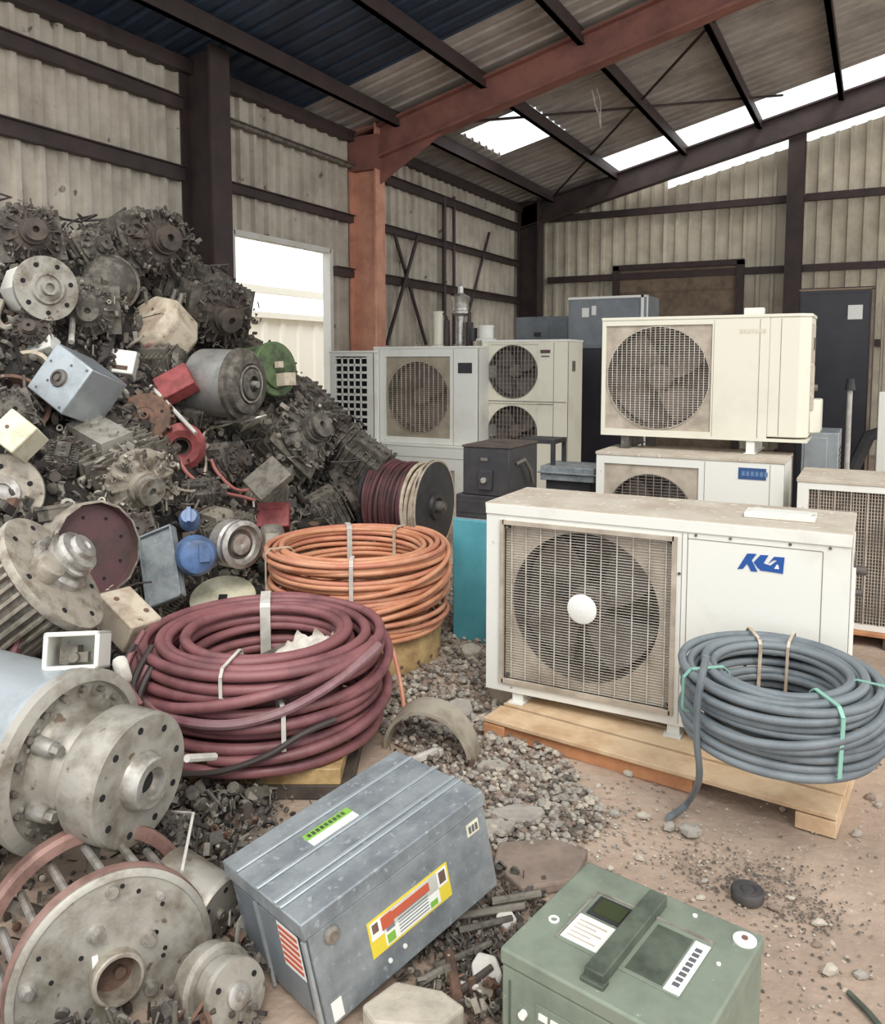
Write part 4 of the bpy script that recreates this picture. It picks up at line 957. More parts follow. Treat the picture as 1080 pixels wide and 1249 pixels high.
# logo letters: K L A, slanted and joined
def LP(u, v):   # logo px (in the 1080x648 zoom) -> panel coords
    px = 880+u*100/1080; py = 655+v*60/648; p = onY(px, py, ACY); return (p.x-ACX, p.z-ACZ)
b = MB(); b.T = Matrix.Rotation(math.pi/2, 4, 'X')
for poly in ([(345,215),(470,222),(405,305),(480,455),(395,450),(345,350),(290,415),(215,420)],
             [(430,330),(520,235),(625,240),(560,345),(650,375),(800,265),(838,270),(815,485),(700,465),(520,440),(480,400)],
             [(620,350),(700,258),(838,270),(830,330),(700,300)]):
    q = [LP(u, v) for u, v in poly]; q = q if sum(q[i][0]*q[(i+1) % len(q)][1]-q[(i+1) % len(q)][0]*q[i][1] for i in range(len(q))) > 0 else q[::-1]
    b.prism(q, .0005, .0025+.0004*len(poly)/10)
b.T = ident(); b.build('logo', M_blue, t, smooth=0)
b = MB(); b.T = Matrix.Rotation(math.pi/2, 4, 'X'); b.prism([LP(u, v) for u, v in [(700,415),(765,420),(755,370),(735,360)]], .0005, .0038); b.T = ident(); b.build('logo_counter', M_label, t, smooth=0)
# right side fittings
b = MB(); b.box(W1+.001, W1+.006, .05, D1-.05, .05, H1-.07); b.build('side_panel', M_white, t, smooth=0, bevel=.004)
b = MB(); b.box(W1+.006, W1+.012, .20, .36, H1-.30, H1-.14); b.cyl((W1+.01, .30, H1-.2), (W1+.05, .30, H1-.2), .018, seg=10); b.cyl((W1+.01, .26, H1-.28), (W1+.04, .26, H1-.28), .014, seg=10); b.build('service_valve', M_fan, t)
b = MB(); b.cyl((W1+.005, .26, .17), (W1+.05, .26, .17), .018, seg=10); b.cyl((W1+.03, .26, .17), (W1+.03, .33, .12), .013, seg=8); b.build('brass_valve', M_brass, t)
b = MB(); b.box(W1+.006, W1+.016, .09, .12, .15, H1-.15); b.build('side_handle', M_label, t)
feet(t, W1, D1, .045, xs=(.08, .55, .85))
PZ = ACZ-.045
p = gz(952, 632, ACZ+H1)
t = thing('plastic_lid', 'flat white plastic lid lying on top of the front air conditioner', 'lid', (p.x, p.y, ACZ+H1+.001))
b = MB(); b.box(-.13, .13, -.05, .07, 0, .022); b.box(-.11, .11, -.035, .055, .022, .026); b.build('lid', M_white, t, bevel=.004)
# pallet
pa = gz(590, 897); pb = gz(1020, 1024); PW = (pb-pa).length; PRZ = math.atan2(pb.y-pa.y, pb.x-pa.x)
t = thing('pallet', 'pale wooden pallet under the front air conditioner and grey coil', 'pallet', (pa.x, pa.y, 0), rz=PRZ); PD = .82; Ph = PZ-.001
for k in range(5):
    b = MB(); y0 = k*.17; b.box(0, PW, y0, y0+.15, Ph-.018, Ph); b.build('deck_board', M_wood, t, smooth=0, bevel=.003)
legs = [(0, .11), (.0, .0), (PW-.17, PW)]
sk1 = (gz(842, 972)-pa).length
for y0 in (.0, .35, .71):
    b = MB(); b.box(.0, sk1, y0+.02, y0+.05, 0, Ph-.024); b.build('stringer', M_woodo, t, smooth=0, bevel=.003)
    b = MB(); b.box(.0, .10, y0, y0+.10, 0, Ph-.023); b.build('block', M_woodo, t, smooth=0, bevel=.003)
    b = MB(); b.box(PW-.13, PW-.0, y0, y0+.10, 0, Ph-.023); b.build('block', M_wood, t, smooth=0, bevel=.003)
for (ya, yb) in ((.101, .349), (.451, .709)):
    b = MB(); b.box(PW-.03, PW, ya, yb, .0, Ph-.023); b.build('end_board', M_wood, t, smooth=0)
# grey coil on a low white box
cz_ = .36
c3 = gpos(961, 2.66); c3b = gpos(961, 2.97)
t = thing('parts_box', 'white box seen through the middle of the grey cable coil', 'box', (c3b.x, c3b.y, PZ+.001), rz=YAW)
b = MB(); b.box(-.09,.09,-.06,.06,0,cz_-PZ-.004); b.build('carton', M_white, t, bevel=.004)
b = MB(); b.box(-.08,.08,-.11,.05,cz_-PZ-.003,cz_-PZ+.03); b.build('white_fitting', M_label, t)
t = thing('cable_coil', 'grey-blue coil of cable on the right end of the pallet', 'cable coil', M=Matrix.Translation((c3.x, c3.y, cz_)) @ Matrix.Rotation(.05, 4, (RH.x, RH.y, 0)))
coil(t, 'cable', .195, .318, .235, .0148, M_grey, 55, .016, None, cross=5, nseg=90)
va = vang(c3)
tie(t, .19, .322, 0, .235, va+math.pi+.35, .012, M_beige); tie(t, .19, .322, 0, .235, va+math.pi-.15, .010, M_beige)
tie(t, .19, .326, .10, .235, va-1.0, .011, M_tgreen); tie(t, .19, .328, .02, .235, va+.55, .013, M_tgreen); tie(t, .22, .326, .10, .235, va+1.35, .008, M_tgreen)
b = MB(); Ti = (Matrix.Translation((c3.x, c3.y, cz_)) @ Matrix.Rotation(.05, 4, (RH.x, RH.y, 0))).inverted()
pp = [Ti @ at(x, y, d) for (x, y, d) in ((862,800,2.50),(852,850,2.50),(850,900,2.53),(853,950,2.60))]+[Ti @ (gz(x, y)+ZH*.015) for (x, y) in ((838,985),(815,1003))]
b.tube(smooth_pts(pp), .0115, 8); b.build('cable_end', M_grey, t)

# ---- stacked units behind
def fit_front(pl, pr, pt, pb, d):
    """front face running along X: left pixel at distance d, right pixel, top/bottom pixel rows at the left edge"""
    a = at(pl, pb, d); top = at(pl, pt, d); r = onY(pr, pb, a.y)
    return a.x, a.y, a.z, r.x-a.x, top.z-a.z
# lower stacked
x, y, zt, W, _ = fit_front(728, 958, 552, 552, 5.36)
zt = at(728, 550, 5.36).z; H = .80; z = zt-H
t = thing('condenser_unit', 'white air conditioner with a small blue badge, lower of the two stacked', 'air conditioner', (x, y, z))
ac_shell(t, W, .48, H, [(W*.045, W*.57, .06, H-.075)])
fan_bay(t, W*.045, W*.57, .06, H-.075, min(W*.24, H*.41), guard=(34, 12), mguard=M_gridd, hub=False)
fl = lambda px: onY(px, 580, y).x-x
b = MB(); zc = onY(918, 578, y).z-z; b.box(fl(901), fl(935), -.004, 0, zc-.035, zc+.035); b.build('badge', M_navy, t)
b = MB(); 
for k in range(6): b.box(fl(905)+k*.026, fl(905)+k*.026+.018, -.0055, -.004, zc-.014, zc+.014)
b.build('badge_lettering', M_letter, t, smooth=0)
b = MB(); seam(b, W*.60, W*.603, .02, H-.03); seam(b, W*.93, W*.933, .02, H-.03); b.build('panel_seam', M_gridd, t, smooth=0)
feet(t, W, .48, z-.01 if z < .4 else .1)
zlow = z+H
# upper stacked
M_stack = mat('cream_white_enamel', (218, 215, 198), .45, 0, (208, 204, 186), 2.2, .5, .75)
x, y, z, W, H = fit_front(733, 985, 388, 530, 5.62)
z = max(z, zlow+.055)
t = thing('condenser_unit', 'big cream-white air conditioner with a large fan, upper of the two stacked', 'air conditioner', (x, y, z))
fl = lambda px: onY(px, 460, y).x-x
b = MB(); bw0, bw1 = fl(739), fl(868)
D = .42; b.box(0, W, .002, D, 0, .02); b.box(0, .02, .002, D, .02, H-.02); b.box(.02, W-.08, D-.01, D, .02, H-.02)
b.box(0, bw0, 0, .016, 0, H-.02); b.box(bw1, W*.82, 0, .016, .0, H-.02); b.box(bw0, bw1, 0, .016, 0, .045); b.box(bw0, bw1, 0, .016, H-.055, H-.02)
b.build('casing', M_stack, t, smooth=0)
b = MB(); T = b.T; b.prism([(W*.82, 0), (W*.955, .0), (W*1.0, .05), (W*1.0, D), (W*.82, D)], 0.03, H-.02); b.build('end_panel', M_stack, t, smooth=0, bevel=.006)
b = MB(); b.prism([(-.004, -.005), (W*.957, -.005), (W*1.004, .05), (W*1.004, D+.004), (-.004, D+.004)], H-.02, H); b.build('top_cover', M_stack, t, smooth=0, bevel=.003)
fan_bay(t, bw0, bw1, .045, H-.055, min((bw1-bw0)/2-.008, (H-.1)/2-.006), guard=(44, 22), mguard=M_gridw, hub=False, wr=.0018)
b = MB(); seam(b, W*.775, W*.778, .02, H-.03); seam(b, W*.87, W*.873, .04, H-.03); seam(b, bw1+.01, bw1+.0125, .02, H-.03); b.build('panel_seam', M_gridd, t, smooth=0)
b = MB(); zc = onY(915, 404, y).z-z
for k in range(7): b.box(fl(901)+k*.023, fl(901)+k*.023+.017, -.002, 0, zc-.014+(.004 if k % 2 else 0), zc+.014)
b.build('faded_lettering', M_ribw, t, smooth=0)
b = MB(); b.box(W+.0, W+.004, .10, D-.04, H*.62, H-.06); b.box(W+.0, W+.02, .12, .15, H*.25, H*.6); b.build('side_handle', M_dust, t, bevel=.002)
b = MB(); b.prism([(W, .12), (W+.06, .2), (W+.06, D-.02), (W, D-.02)], .05, H*.33); b.build('valve_cover', M_stack, t, bevel=.01)
b = MB(); b.box(W+.004, W+.012, .22, .27, H*.72, H*.82); b.cyl((W, .3, H*.42), (W+.03, .3, H*.42), .02, seg=8); b.build('knob', M_fan, t)
feet(t, W, D, z-zlow-.002, xs=(.72,)); feet(t, W, D, z-zlow-.002, M_dark, xs=(.1,))  # left foot coloured dark to stand for the shade under the unit
b = MB(); p = onY(921, 377, y+.2); b.box(-.06, .06, -.04, .04, 0, .05); o = b.build('bracket_block', M_white, bevel=.004); o.location = (p.x, y+.2, z+H+.001); tag(o, 'small white block on top of the upper stacked air conditioner', 'block')
# right unit on its pallet
x, y, z, W, H = fit_front(967, 1230, 583, 757, 4.68)
t = thing('condenser_unit', 'white grille-fronted air conditioner at the right edge behind the front unit', 'air conditioner', (x, y, z))
ac_shell(t, W, .55, H, [(.06, W-.06, .03, H-.06)])
b = MB(); b.box(.06, W-.06, .06, .1, .03, H-.06); b.build('coil_fins', M_fan, t)
b = MB(); n = 60
for k in range(n): b.box(.06+(W-.12)*k/n, .06+(W-.12)*k/n+.004, .012, .016, .03, H-.06)
for k in range(11): b.box(.06+(W-.12)*k/11+.05, .06+(W-.12)*k/11+.056, .004, .012, .03, H-.06)
for k in range(40): zz = .03+(H-.09)*k/40; b.box(.06, W-.06, .016, .019, zz, zz+.003)
b.build('grille', M_grid, t, smooth=0)
t = thing('pallet', 'brown wooden pallet under the grille-fronted air conditioner at right', 'pallet', (x-.05, y-.04, 0))
b = MB(); b.box(0, W, 0, .6, z-.022, z-.002); b.build('deck_board', M_woodo, t, bevel=.003)
for q in (0, .5, .9):
    b = MB(); b.box(q*W, q*W+.1, .02, .58, 0, z-.023); b.build('block', M_brown, t)
# pale cabinet behind
x, y, z, W, H = fit_front(976, 1021, 527, 600, 6.4)
t = thing('metal_cabinet', 'small pale green-grey cabinet behind the upper stacked unit at right', 'cabinet', (x, y, 0))
Hc = z+H; b = MB(); b.box(0, W, .004, .55, 0, Hc); b.build('body', M_alub, t, bevel=.005)
b = MB(); b.box(.02, W-.08, -.004, .004, .05, Hc-.04); b.build('door', M_alub, t, bevel=.003)
b = MB()
for k in range(7): b.box(W+.0005, W+.004, .1, .42, Hc-.42+k*.045, Hc-.40+k*.045)
b.build('side_louvre', M_dark, t)
# tall black cabinet, pale cabinet and post at the right back
x, y, z, W, H = fit_front(968, 1060, 352, 560, 8.4)
t = thing('tall_cabinet', 'tall black cabinet with a pale notice near its top right corner', 'cabinet', (x, y, 0)); Hc = z+H
b = MB(); b.box(0, W, .01, .6, 0, Hc); b.build('body', M_blackc, t, bevel=.008)
b = MB(); b.box(.02, W-.05, 0, .01, .05, Hc-.06); b.build('door', M_blackc, t, bevel=.003)
b = MB(); b.box(W-.035, W-.01, -.004, .01, .03, Hc-.02); b.box(.0, W, -.004, .01, Hc-.03, Hc-.01); b.build('edge_trim', M_rust, t)
b = MB(); b.box(W-.24, W-.11, -.003, 0, Hc-.32, Hc-.18); b.build('notice', M_label, t, smooth=0)
b = MB(); b.box(.08, .14, -.03, .0, Hc*.5, Hc*.62); b.build('door_handle', M_fan, t)
p = gpos(1037, 7.3); b = MB(); zt = at(1037, 462, 7.3).z
b.cyl((0,0,0), (0,0,zt-.1), .022, seg=10); o = thing('standing_post', 'thin pale post with a dark cap in front of the tall black cabinet', 'post', (p.x, p.y, 0)); b.build('shaft', M_tape, o)
b = MB(); b.cyl((0,0,zt-.1), (0,0,zt), .045, .03, seg=12); b.cyl((0,0,0), (0,0,.01), .12, seg=16); b.build('cap', M_blackp, o)
x, y, z, W, H = fit_front(1068, 1180, 360, 560, 8.7)
t = thing('pale_cabinet', 'pale grey cabinet cut by the right edge beside the tall black cabinet', 'cabinet', (x, y, 0)); Hc = z+H
b = MB(); b.box(0, W, .01, .5, 0, Hc); b.build('body', M_ribw, t, bevel=.006)
b = MB(); b.box(.03, W-.03, 0, .01, .06, Hc-.05); b.build('door', M_ribw, t, bevel=.003)
b = MB(); b.box(.08, .2, -.002, 0, Hc-.42, Hc-.38); b.box(.06, .2, -.002, 0, Hc-.74, Hc-.71); b.build('marking', M_labk, t, smooth=0)
p = gpos(1084, 6.0); t = thing('white_board', 'narrow white board standing at the right edge above the grille-fronted unit', 'panel', (p.x, p.y, 0)); zt = at(1080, 478, 6.0).z
b = MB(); b.box(-.06, .5, 0, .04, 0, zt); b.build('sheet', M_white, t, bevel=.004)
b = MB(); b.box(-.06, .5, .04, .25, 0, .04); b.build('base', M_white, t)
# grey cabinets at the back
x, y, z, W, H = fit_front(628, 692, 387, 560, 10.2)
t = thing('grey_cabinet', 'pale blue-grey cabinet at the back above the twin-fan unit', 'cabinet', (x, y, 0)); Hc = z+H
b = MB(); b.box(0, W, .006, .7, 0, Hc); b.build('body', M_bluegrey, t, bevel=.006)
b = MB(); b.box(.02, W*.62, 0, .006, .05, Hc-.03); b.box(W*.66, W-.02, 0, .006, .05, Hc-.03); b.build('door', M_bluegrey, t, bevel=.002)
b = MB(); b.box(W*.36, W*.48, -.02, 0, Hc-.24, Hc-.19); b.build('door_handle', M_blackp, t)
x, y, z, W, H = fit_front(691, 784, 363, 560, 9.2)
t = thing('dark_cabinet', 'large dark grey cabinet with black lower doors left of the stacked units', 'cabinet', (x, y, 0)); Hc = z+H
zs = at(700, 425, 9.2).z
b = MB(); b.box(0, W, .01, .6, zs, Hc, 0); b.box(0, W, .01, .6, 0, zs, 1); b.build('body', [M_bluegrey, M_blackc], t, bevel=.006)
b = MB(); b.box(W-.05, W-.02, -.004, .01, 0, Hc); b.box(W+.0, W+.012, .03, .06, 0, Hc); b.box(0, W, -.004, .01, Hc-.025, Hc); b.build('edge_strip', M_label, t)
b = MB(); b.box(.03, W-.07, 0, .01, zs+.03, Hc-.05); b.build('upper_panel', M_bluegrey, t)
b = MB(); b.box(.16, .24, -.003, 0, Hc-.22, Hc-.12); b.box(.27, .32, -.003, 0, Hc-.2, Hc-.1); b.build('marking', M_label, t, smooth=0)
b = MB(); b.box(.03, W-.07, 0, .01, .05, zs-.03); b.build('lower_door', M_blackc, t)

# ---- left back units
x, y, z, W, H = fit_front(457, 583, 423, 538, 8.35)
t = thing('condenser_unit', 'white air conditioner with a dusty square fan grille and dark badge at the back left', 'air conditioner', (x, y, z))
fl = lambda px: onY(px, 480, y).x-x
ac_shell(t, W, .6, H, [(fl(471), fl(549), .06, H-.1)], top=M_white)
fan_bay(t, fl(471), fl(549), .06, H-.1, (fl(549)-fl(471))*.485, guard=(40, 14), mframe=mat('dusty_grille', (160,150,132),.8,0,(140,130,112),5), mguard=M_grid, hub=False, wr=.003)
b = MB(); zc = H-.21; b.box(fl(559), fl(576), -.004, 0, zc-.05, zc+.05); b.build('badge', M_blackp, t, smooth=0)
b = MB(); seam(b, fl(463), fl(463)+.005, 0, H-.03); seam(b, fl(553), fl(553)+.005, 0, H-.03); b.build('panel_seam', M_gridd, t, smooth=0)
zb = z
t = thing('condenser_unit', 'low white unit directly under the dusty-grilled air conditioner', 'air conditioner', (x+.02, y-.06, 0.0))
ac_shell(t, W, .66, zb-.003, [(fl(480), fl(556), .1, zb-.24)], top=M_white)
fan_bay(t, fl(480), fl(556), .1, zb-.24, .16, guard=(14, 10), hub=False, mguard=M_grid)
b = MB(); seam(b, .02, W-.02, zb-.13, zb-.125); b.build('panel_seam', M_gridd, t, smooth=0)
x, y, z, W, H = fit_front(404, 456, 428, 560, 8.5)
t = thing('louvred_unit', 'white unit with a black square-mesh front left of the dusty-grilled unit', 'air conditioner', (x, y, 0)); Hc = z+H
ac_shell(t, W, .5, Hc, [(W*.14, W*.86, .3, Hc-.07)], top=M_white)
b = MB(); b.box(W*.12, W*.88, .05, .07, .3, Hc-.07); b.build('backing', M_black, t)
b = MB()
for k in range(1, 5): xx = W*.14+W*.72*k/5; b.box(xx-.007, xx+.007, .0, .012, .3, Hc-.07)
n = int((Hc-.37)/.075)
for k in range(n): zz = Hc-.07-k*.075; b.box(W*.14, W*.86, .0, .012, zz-.012, zz+.012)
b.build('square_mesh', M_white, t, smooth=0)
x, y, z, W, H = fit_front(588, 691, 415, 600, 8.05)
t = thing('condenser_unit', 'tall cream air conditioner with two fans one above the other at the back', 'air conditioner', (x, y, .0)); Hc = z+H
fl = lambda px: onY(px, 480, y).x-x; fz = lambda py: onY(624, py, y).z
ac_shell(t, W, .42, Hc, [(fl(595), fl(656), fz(487), fz(420)), (fl(595), fl(656), fz(562), fz(492))], m=M_cream, top=M_white)
for (a, c) in ((487, 420), (562, 492)):
    fan_bay(t, fl(595), fl(656), fz(a), fz(c), (fl(656)-fl(595))/2-.004 if (fl(656)-fl(595)) < (fz(c)-fz(a)) else (fz(c)-fz(a))/2-.005, guard=(12, 14), mframe=M_cream, mguard=M_gridd, hub=False, wr=.0028)
b = MB(); seam(b, fl(675), fl(675)+.006, 0, Hc-.03); seam(b, fl(656), fl(675), fz(493), fz(491.6)); seam(b, fl(591), fl(691), fz(490), fz(488.8)); b.build('panel_seam', M_gridd, t, smooth=0)
b = MB(); b.box(fl(659), fl(671), -.004, 0, fz(431), fz(427)); b.box(fl(660), fl(670), -.004, 0, fz(435.5), fz(434)); b.build('badge', M_maroonp, t, smooth=0)
b = MB(); b.tube([(fl(591), -.03, fz(478)), (fl(591), -.04, fz(500)), (fl(590.5), -.03, fz(525))], .014, 8); b.cyl((fl(591), -.05, fz(526)), (fl(591), -.0, fz(526)), .03, seg=10); b.build('pipe', M_dust, t)
b = MB(); b.box(W+.001, W+.006, .12, .2, Hc-.3, Hc-.2); b.build('side_handle', M_dark, t)
ztop = Hc
# pipes standing on the back units
p = gpos(536, 8.7); zt = at(536, 380, 8.7).z
zsup = ztop
def post(name, label, cat, px, d, ytop, r, m, z0, parts=None):
    p = gpos(px, d); zt = at(px, ytop, d).z; t = thing(name, label, cat, (p.x, p.y, z0)); h = zt-z0
    b = MB(); b.lathe([(r*1.4, 0), (r*1.4, .02), (r, .025), (r, h-.02), (r*1.1, h-.02), (r*1.1, h)], 16); b.build('pipe', m, t); return t, h
zu = at(457, 423, 8.35).z+.001
t, h = post('vent_pipe', 'pale upright pipe on the dusty-grilled unit, left of the metal valve', 'pipe', 536, 8.62, 380, .055, M_cream, zu)
b = MB(); b.cyl((.09,0,0),(.09,0,h*.75),.035,.03,10); b.tube([(.09,0,h*.75),(.06,0,h*.95),(0,0,h*.8)], .02, 8); b.build('side_pipe', M_steelD, t)
t, h = post('exhaust_valve', 'tall bright metal exhaust valve on the back units with a pointed top', 'valve', 562, 8.55, 386, .045, M_steel, zu)
b = MB(); b.lathe([(.05,h),(.1,h+.03),(.1,h+.05),(.085,h+.06),(.085,h+.16),(.1,h+.2),(.06,h+.22),(.03,h+.24),(.03,h+.31),(.012,h+.33),(.0,h+.36)], 16); b.build('valve_head', M_steel, t)
b = MB(); b.cyl((.1,0,0),(.1,0,h*.8),.04,.04,10); b.tube([(.1,0,h*.8),(.1,0,h*1.1),(.05,0,h*1.2)], .022, 8); b.build('side_pipe', M_steelD, t)
t, h = post('vent_cylinder', 'short white cylinder on the twin-fan unit below the grey cabinets', 'pipe', 593, 8.30, 397, .075, M_white, ztop+.001)
b = MB(); b.cyl((-.15,0,0),(-.15,0,h*.85),.045,.045,12); b.build('dark_canister', M_blackp, t)

# ================================================================== MIDDLE GROUP
# teal drum-box and the two black boxes
x, y, z, W, H = fit_front(552, 640, 632, 788, 4.62)
t = thing('teal_cabinet', 'bright teal cabinet between the orange coil and the front air conditioner', 'cabinet', (x, y, 0)); Ht = z+H
b = MB(); b.box(0, W, .0, .36, 0.0, Ht); b.build('body', M_teal, t, bevel=.008)
b = MB(); b.box(.01, W-.01, .01, .35, Ht+.0005, Ht+.006); b.build('top_rim', M_alub, t)
hz2 = at(555, 601, 4.66).z-Ht-.008
t = thing('black_box', 'low black box on the teal cabinet under the taller black box', 'box', (x+.01, y+.02, Ht+.007))
b = MB(); b.box(0, W*.9, 0, .34, 0, hz2); b.build('body', M_blackp, t, bevel=.006)
b = MB(); b.box(.02, W*.9-.02, -.004, 0, .03, hz2-.03); b.build('front_panel', M_blackp, t, bevel=.002)
zb2 = Ht+.007+hz2+.001
W3 = onY(621, 570, y+.03).x-onY(565, 570, y+.03).x; h3 = at(565, 541, 4.68).z-zb2
t = thing('black_box', 'black metal box with a square switch plate, upper of two on the teal cabinet', 'box', (onY(565, 570, y+.03).x, y+.03, zb2))
b = MB(); b.box(0, W3, 0, .42, 0, h3-.012); b.build('body', M_blackp, t, bevel=.005)
b = MB(); b.box(-.006, W3+.006, -.006, .426, h3-.012, h3); b.build('lid', M_brown, t, bevel=.003)
b = MB(); b.box(W3*.36, W3*.66, -.02, 0, h3*.12, h3*.52); b.build('switch_plate', M_blackp, t, bevel=.004)
b = MB(); b.cyl((W3*.5, -.02, h3*.32), (W3*.5, -.034, h3*.32), .016, seg=14); b.build('switch_knob', M_steel, t)
b = MB(); b.box(W3*.4, W3*.55, -.006, 0, h3*.70, h3*.76); b.build('latch', M_fan, t)
b = MB(); b.T = Matrix.Translation((W3+.001, .2, h3*.45)); b.tube([(0,-.1,.05),(.03,-.05,.07),(.04,.02,0),(.03,.08,-.08)], .012, 7); b.T = ident(); b.build('side_handle', M_fan, t)
# cable reel lying on its side
pr_ = gpos(528, 6.75); R = .385; axr = cd(.88, -.42, 0)
t = thing('cable_reel', 'cable reel on its side wound with dark red cable, left of the black boxes', 'cable reel', M=orient(Vector((pr_.x, pr_.y, R+.01)), axr))
b = MB(); b.lathe([(.05,0),(R,0),(R,.02),(R*.96,.025),(R*.3,.025),(R*.28,.05),(R*.2,.055),(R*.12,.03),(0,.03)], 44, 0); b.build('flange', M_blackp, t)
b = MB(); b.ring(R*.965, R*1.0, -.012, .028, 44); b.build('flange_rim', M_beige, t)
b = MB(); b.lathe([(.05,-.52),(R*.98,-.52),(R*.98,-.49),(.05,-.49)], 44, 0); b.build('flange', M_blackp, t)
b = MB(); rq = random.Random(7)
for k in range(17):
    zz = -.03-.46*k/17-.01; rr_ = R*rq.uniform(.86, .94)
    b.tube([(rr_*math.cos(a), rr_*math.sin(a), zz+.02*math.sin(a+k)) for a in [6.283*j/44 for j in range(44)]], .0165, 7, 1 if k < 3 else 0, closed=True)
b.build('wound_cable', [mat('dark_red_cable', (96,58,60), .6, 0, (70,48,48), 6), M_beige], t)
b = MB(); b.lathe([(R*.84,-.49),(R*.84,0)], 30); b.build('core', M_brown, t)
b = MB(); b.cyl((0,0,.02), (0,0,.10), .05, .045, 16); b.cyl((0,0,.1), (0,0,.12), .03, seg=10); b.build('axle', M_fan, t)
# black stool frame, grey slabs and clutter
p = gpos(664, 5.9); t = thing('steel_stool', 'black metal stool frame standing behind the black boxes', 'stool', (p.x, p.y, 0)); zt = at(664, 534, 5.9).z
b = MB(); b.box(-.13,.13,-.13,.13,zt-.03,zt); b.build('seat_plate', M_blackp, t)
for (sx, sy) in ((-1,-1),(1,-1),(-1,1),(1,1)):
    b = MB(); b.box(sx*.115-.014, sx*.115+.014, sy*.115-.014, sy*.115+.014, 0, zt-.03); b.build('leg', M_blackp, t)
p = gpos(700, 5.75); zt = at(700, 567, 5.75).z
t = thing('grey_crate', 'flat grey metal case left of the stacked air conditioners', 'case', (p.x-.02, p.y, 0)); 
b = MB(); b.box(-.17,.22,-.14,.2,zt-.1,zt); b.box(-.19,.24,-.16,.22,zt-.05,zt-.04); b.build('case', M_galv, t, bevel=.01)
b = MB(); b.box(-.14,.18,-.1,.16,0,zt-.101); b.build('base', M_blackp, t)
rq = random.Random(12)
for k in range(7):
    p = gpos(655+k*12, 5.35+rq.uniform(-.1,.2)); b = MB(); b.T = Matrix.Rotation(rq.random()*3, 4, 'Z')
    b.lathe([(.06,0),(.08,.04),(.06,.5),(.05,.62),(.03,.66)], 9); b.cb((.05,0,.5),(.1,.05,.06)); o = b.build('dark_casting', M_dark if k % 2 else M_blackp); o.location = (p.x, p.y, 0)
    tag(o, autolabel('dark upright casting', 655+k*12, 590, [(664,560,'the black stool frame'),(700,580,'the flat grey metal case'),(735,600,'the left edge of the lower stacked unit'),(607,575,'the upper black box')]), 'metal scrap', group='dark castings behind the front air conditioner')
p = gpos(1062, 7.6)
b = MB(); b.tube([(0,0,.0),(.05,0,.5),(.2,0,.9),(.45,.05,1.0),(.7,.1,.8),(.8,.1,.0)], .06, 8); o = b.build('black_duct', M_blackp); o.location = (p.x-.2, p.y, 0); tag(o, 'black curved duct in the gap right of the pale green-grey cabinet', 'duct')

# ================================================================== FOREGROUND BOXES
s_ = .925; Pg = Vector((0, 0, CAMZ))
def cam2w(v): return RH*v[0]+FH*v[1]+ZH*v[2]
def gpt(v): q = cam2w(v); return Pg+(q-Pg)*s_
o0 = gpt((-.2903, 1.9488, -.1046)); ex = cam2w((.725,.666,.176)); ey = cam2w((-.667,.743,-.065)); ez = cam2w((-.174,-.070,.982))
Mg = Matrix.Translation(o0) @ Matrix((ex.normalized(), ey.normalized(), ez.normalized())).transposed().to_4x4()
Lg, Wg, Hg = .6344*s_, .4084*s_, .3187*s_
t = thing('electrical_case', 'galvanised grey steel case with a yellow-edged label lying tilted in the foreground', 'case', M=Mg)
b = MB(); b.box(.0, Lg, .0, Wg, 0, Hg-.045); b.build('body', M_galv, t, bevel=.004)
b = MB(); b.box(-.012, Lg+.004, -.004, Wg+.004, Hg-.045, Hg); b.build('lid', M_galv, t, bevel=.004)
b = MB()
for u in (.23, .30, .52, .80): b.box(-.012, Lg+.004, Wg*u-.006, Wg*u+.006, Hg, Hg+.006)
b.build('lid_rib', M_alub, t, bevel=.002)
b = MB(); b.box(-.006, -.0, .05, Wg-.04, .03, Hg-.06); b.build('end_panel', M_blackc if False else M_bluegrey, t, bevel=.002)
for (ya, yb) in ((Wg*.60, Wg*.62), (.0, .012)):
    b = MB(); b.box(-.014, -.006, ya, yb, .0, Hg-.05); b.build('corner_rail', M_alub, t)
b = MB()
for k in range(6): b.box(-.009, -.006, .045, .13, Hg-.075-k*.018, Hg-.066-k*.018)
b.build('red_stripe', M_labr, t, smooth=0)
b = MB(); b.box(-.0075, -.0062, .04, .135, Hg-.178, Hg-.058); b.build('stripe_label', M_label, t, smooth=0)
# front label
def flab(x0, x1, z0, z1, m, y=-.0015, nm='label'):
    b = MB(); b.box(x0, x1, y, y+.0015 if y > -.002 else -.0012, z0, z1); return b.build(nm, m, t, smooth=0)
lx0, lx1, lz0, lz1 = .155, .425, .080, .178
flab(lx0, lx1, lz0, lz1, M_yellow)
flab(lx0+.006, lx1-.006, lz0+.045, lz1-.006, M_label, -.0022, 'label_white_field'); flab(lx0+.045, lx1-.04, lz0+.006, lz1-.006, M_label, -.0022, 'label_white_field')
flab(lx0+.05, lx0+.20, lz1-.038, lz1-.014, M_labr, -.0032, 'red_title'); flab(lx0+.04, lx0+.075, lz1-.045, lz1-.010, M_labr, -.0034, 'red_title')
flab(lx0+.012, lx0+.03, lz1-.036, lz1-.012, M_rusty, -.0032, 'label_mark'); flab(lx1-.034, lx1-.012, lz1-.045, lz1-.012, M_rusty, -.0032, 'label_mark')
flab(lx0+.05, lx0+.075, lz0+.01, lz0+.034, M_labg, -.0032, 'green_mark'); flab(lx0+.052, lx0+.078, lz0+.042, lz0+.058, M_bluegrey, -.0032, 'label_mark'); flab(lx1-.075, lx1-.05, lz0+.01, lz0+.026, M_labg, -.0032, 'green_mark')
b = MB()
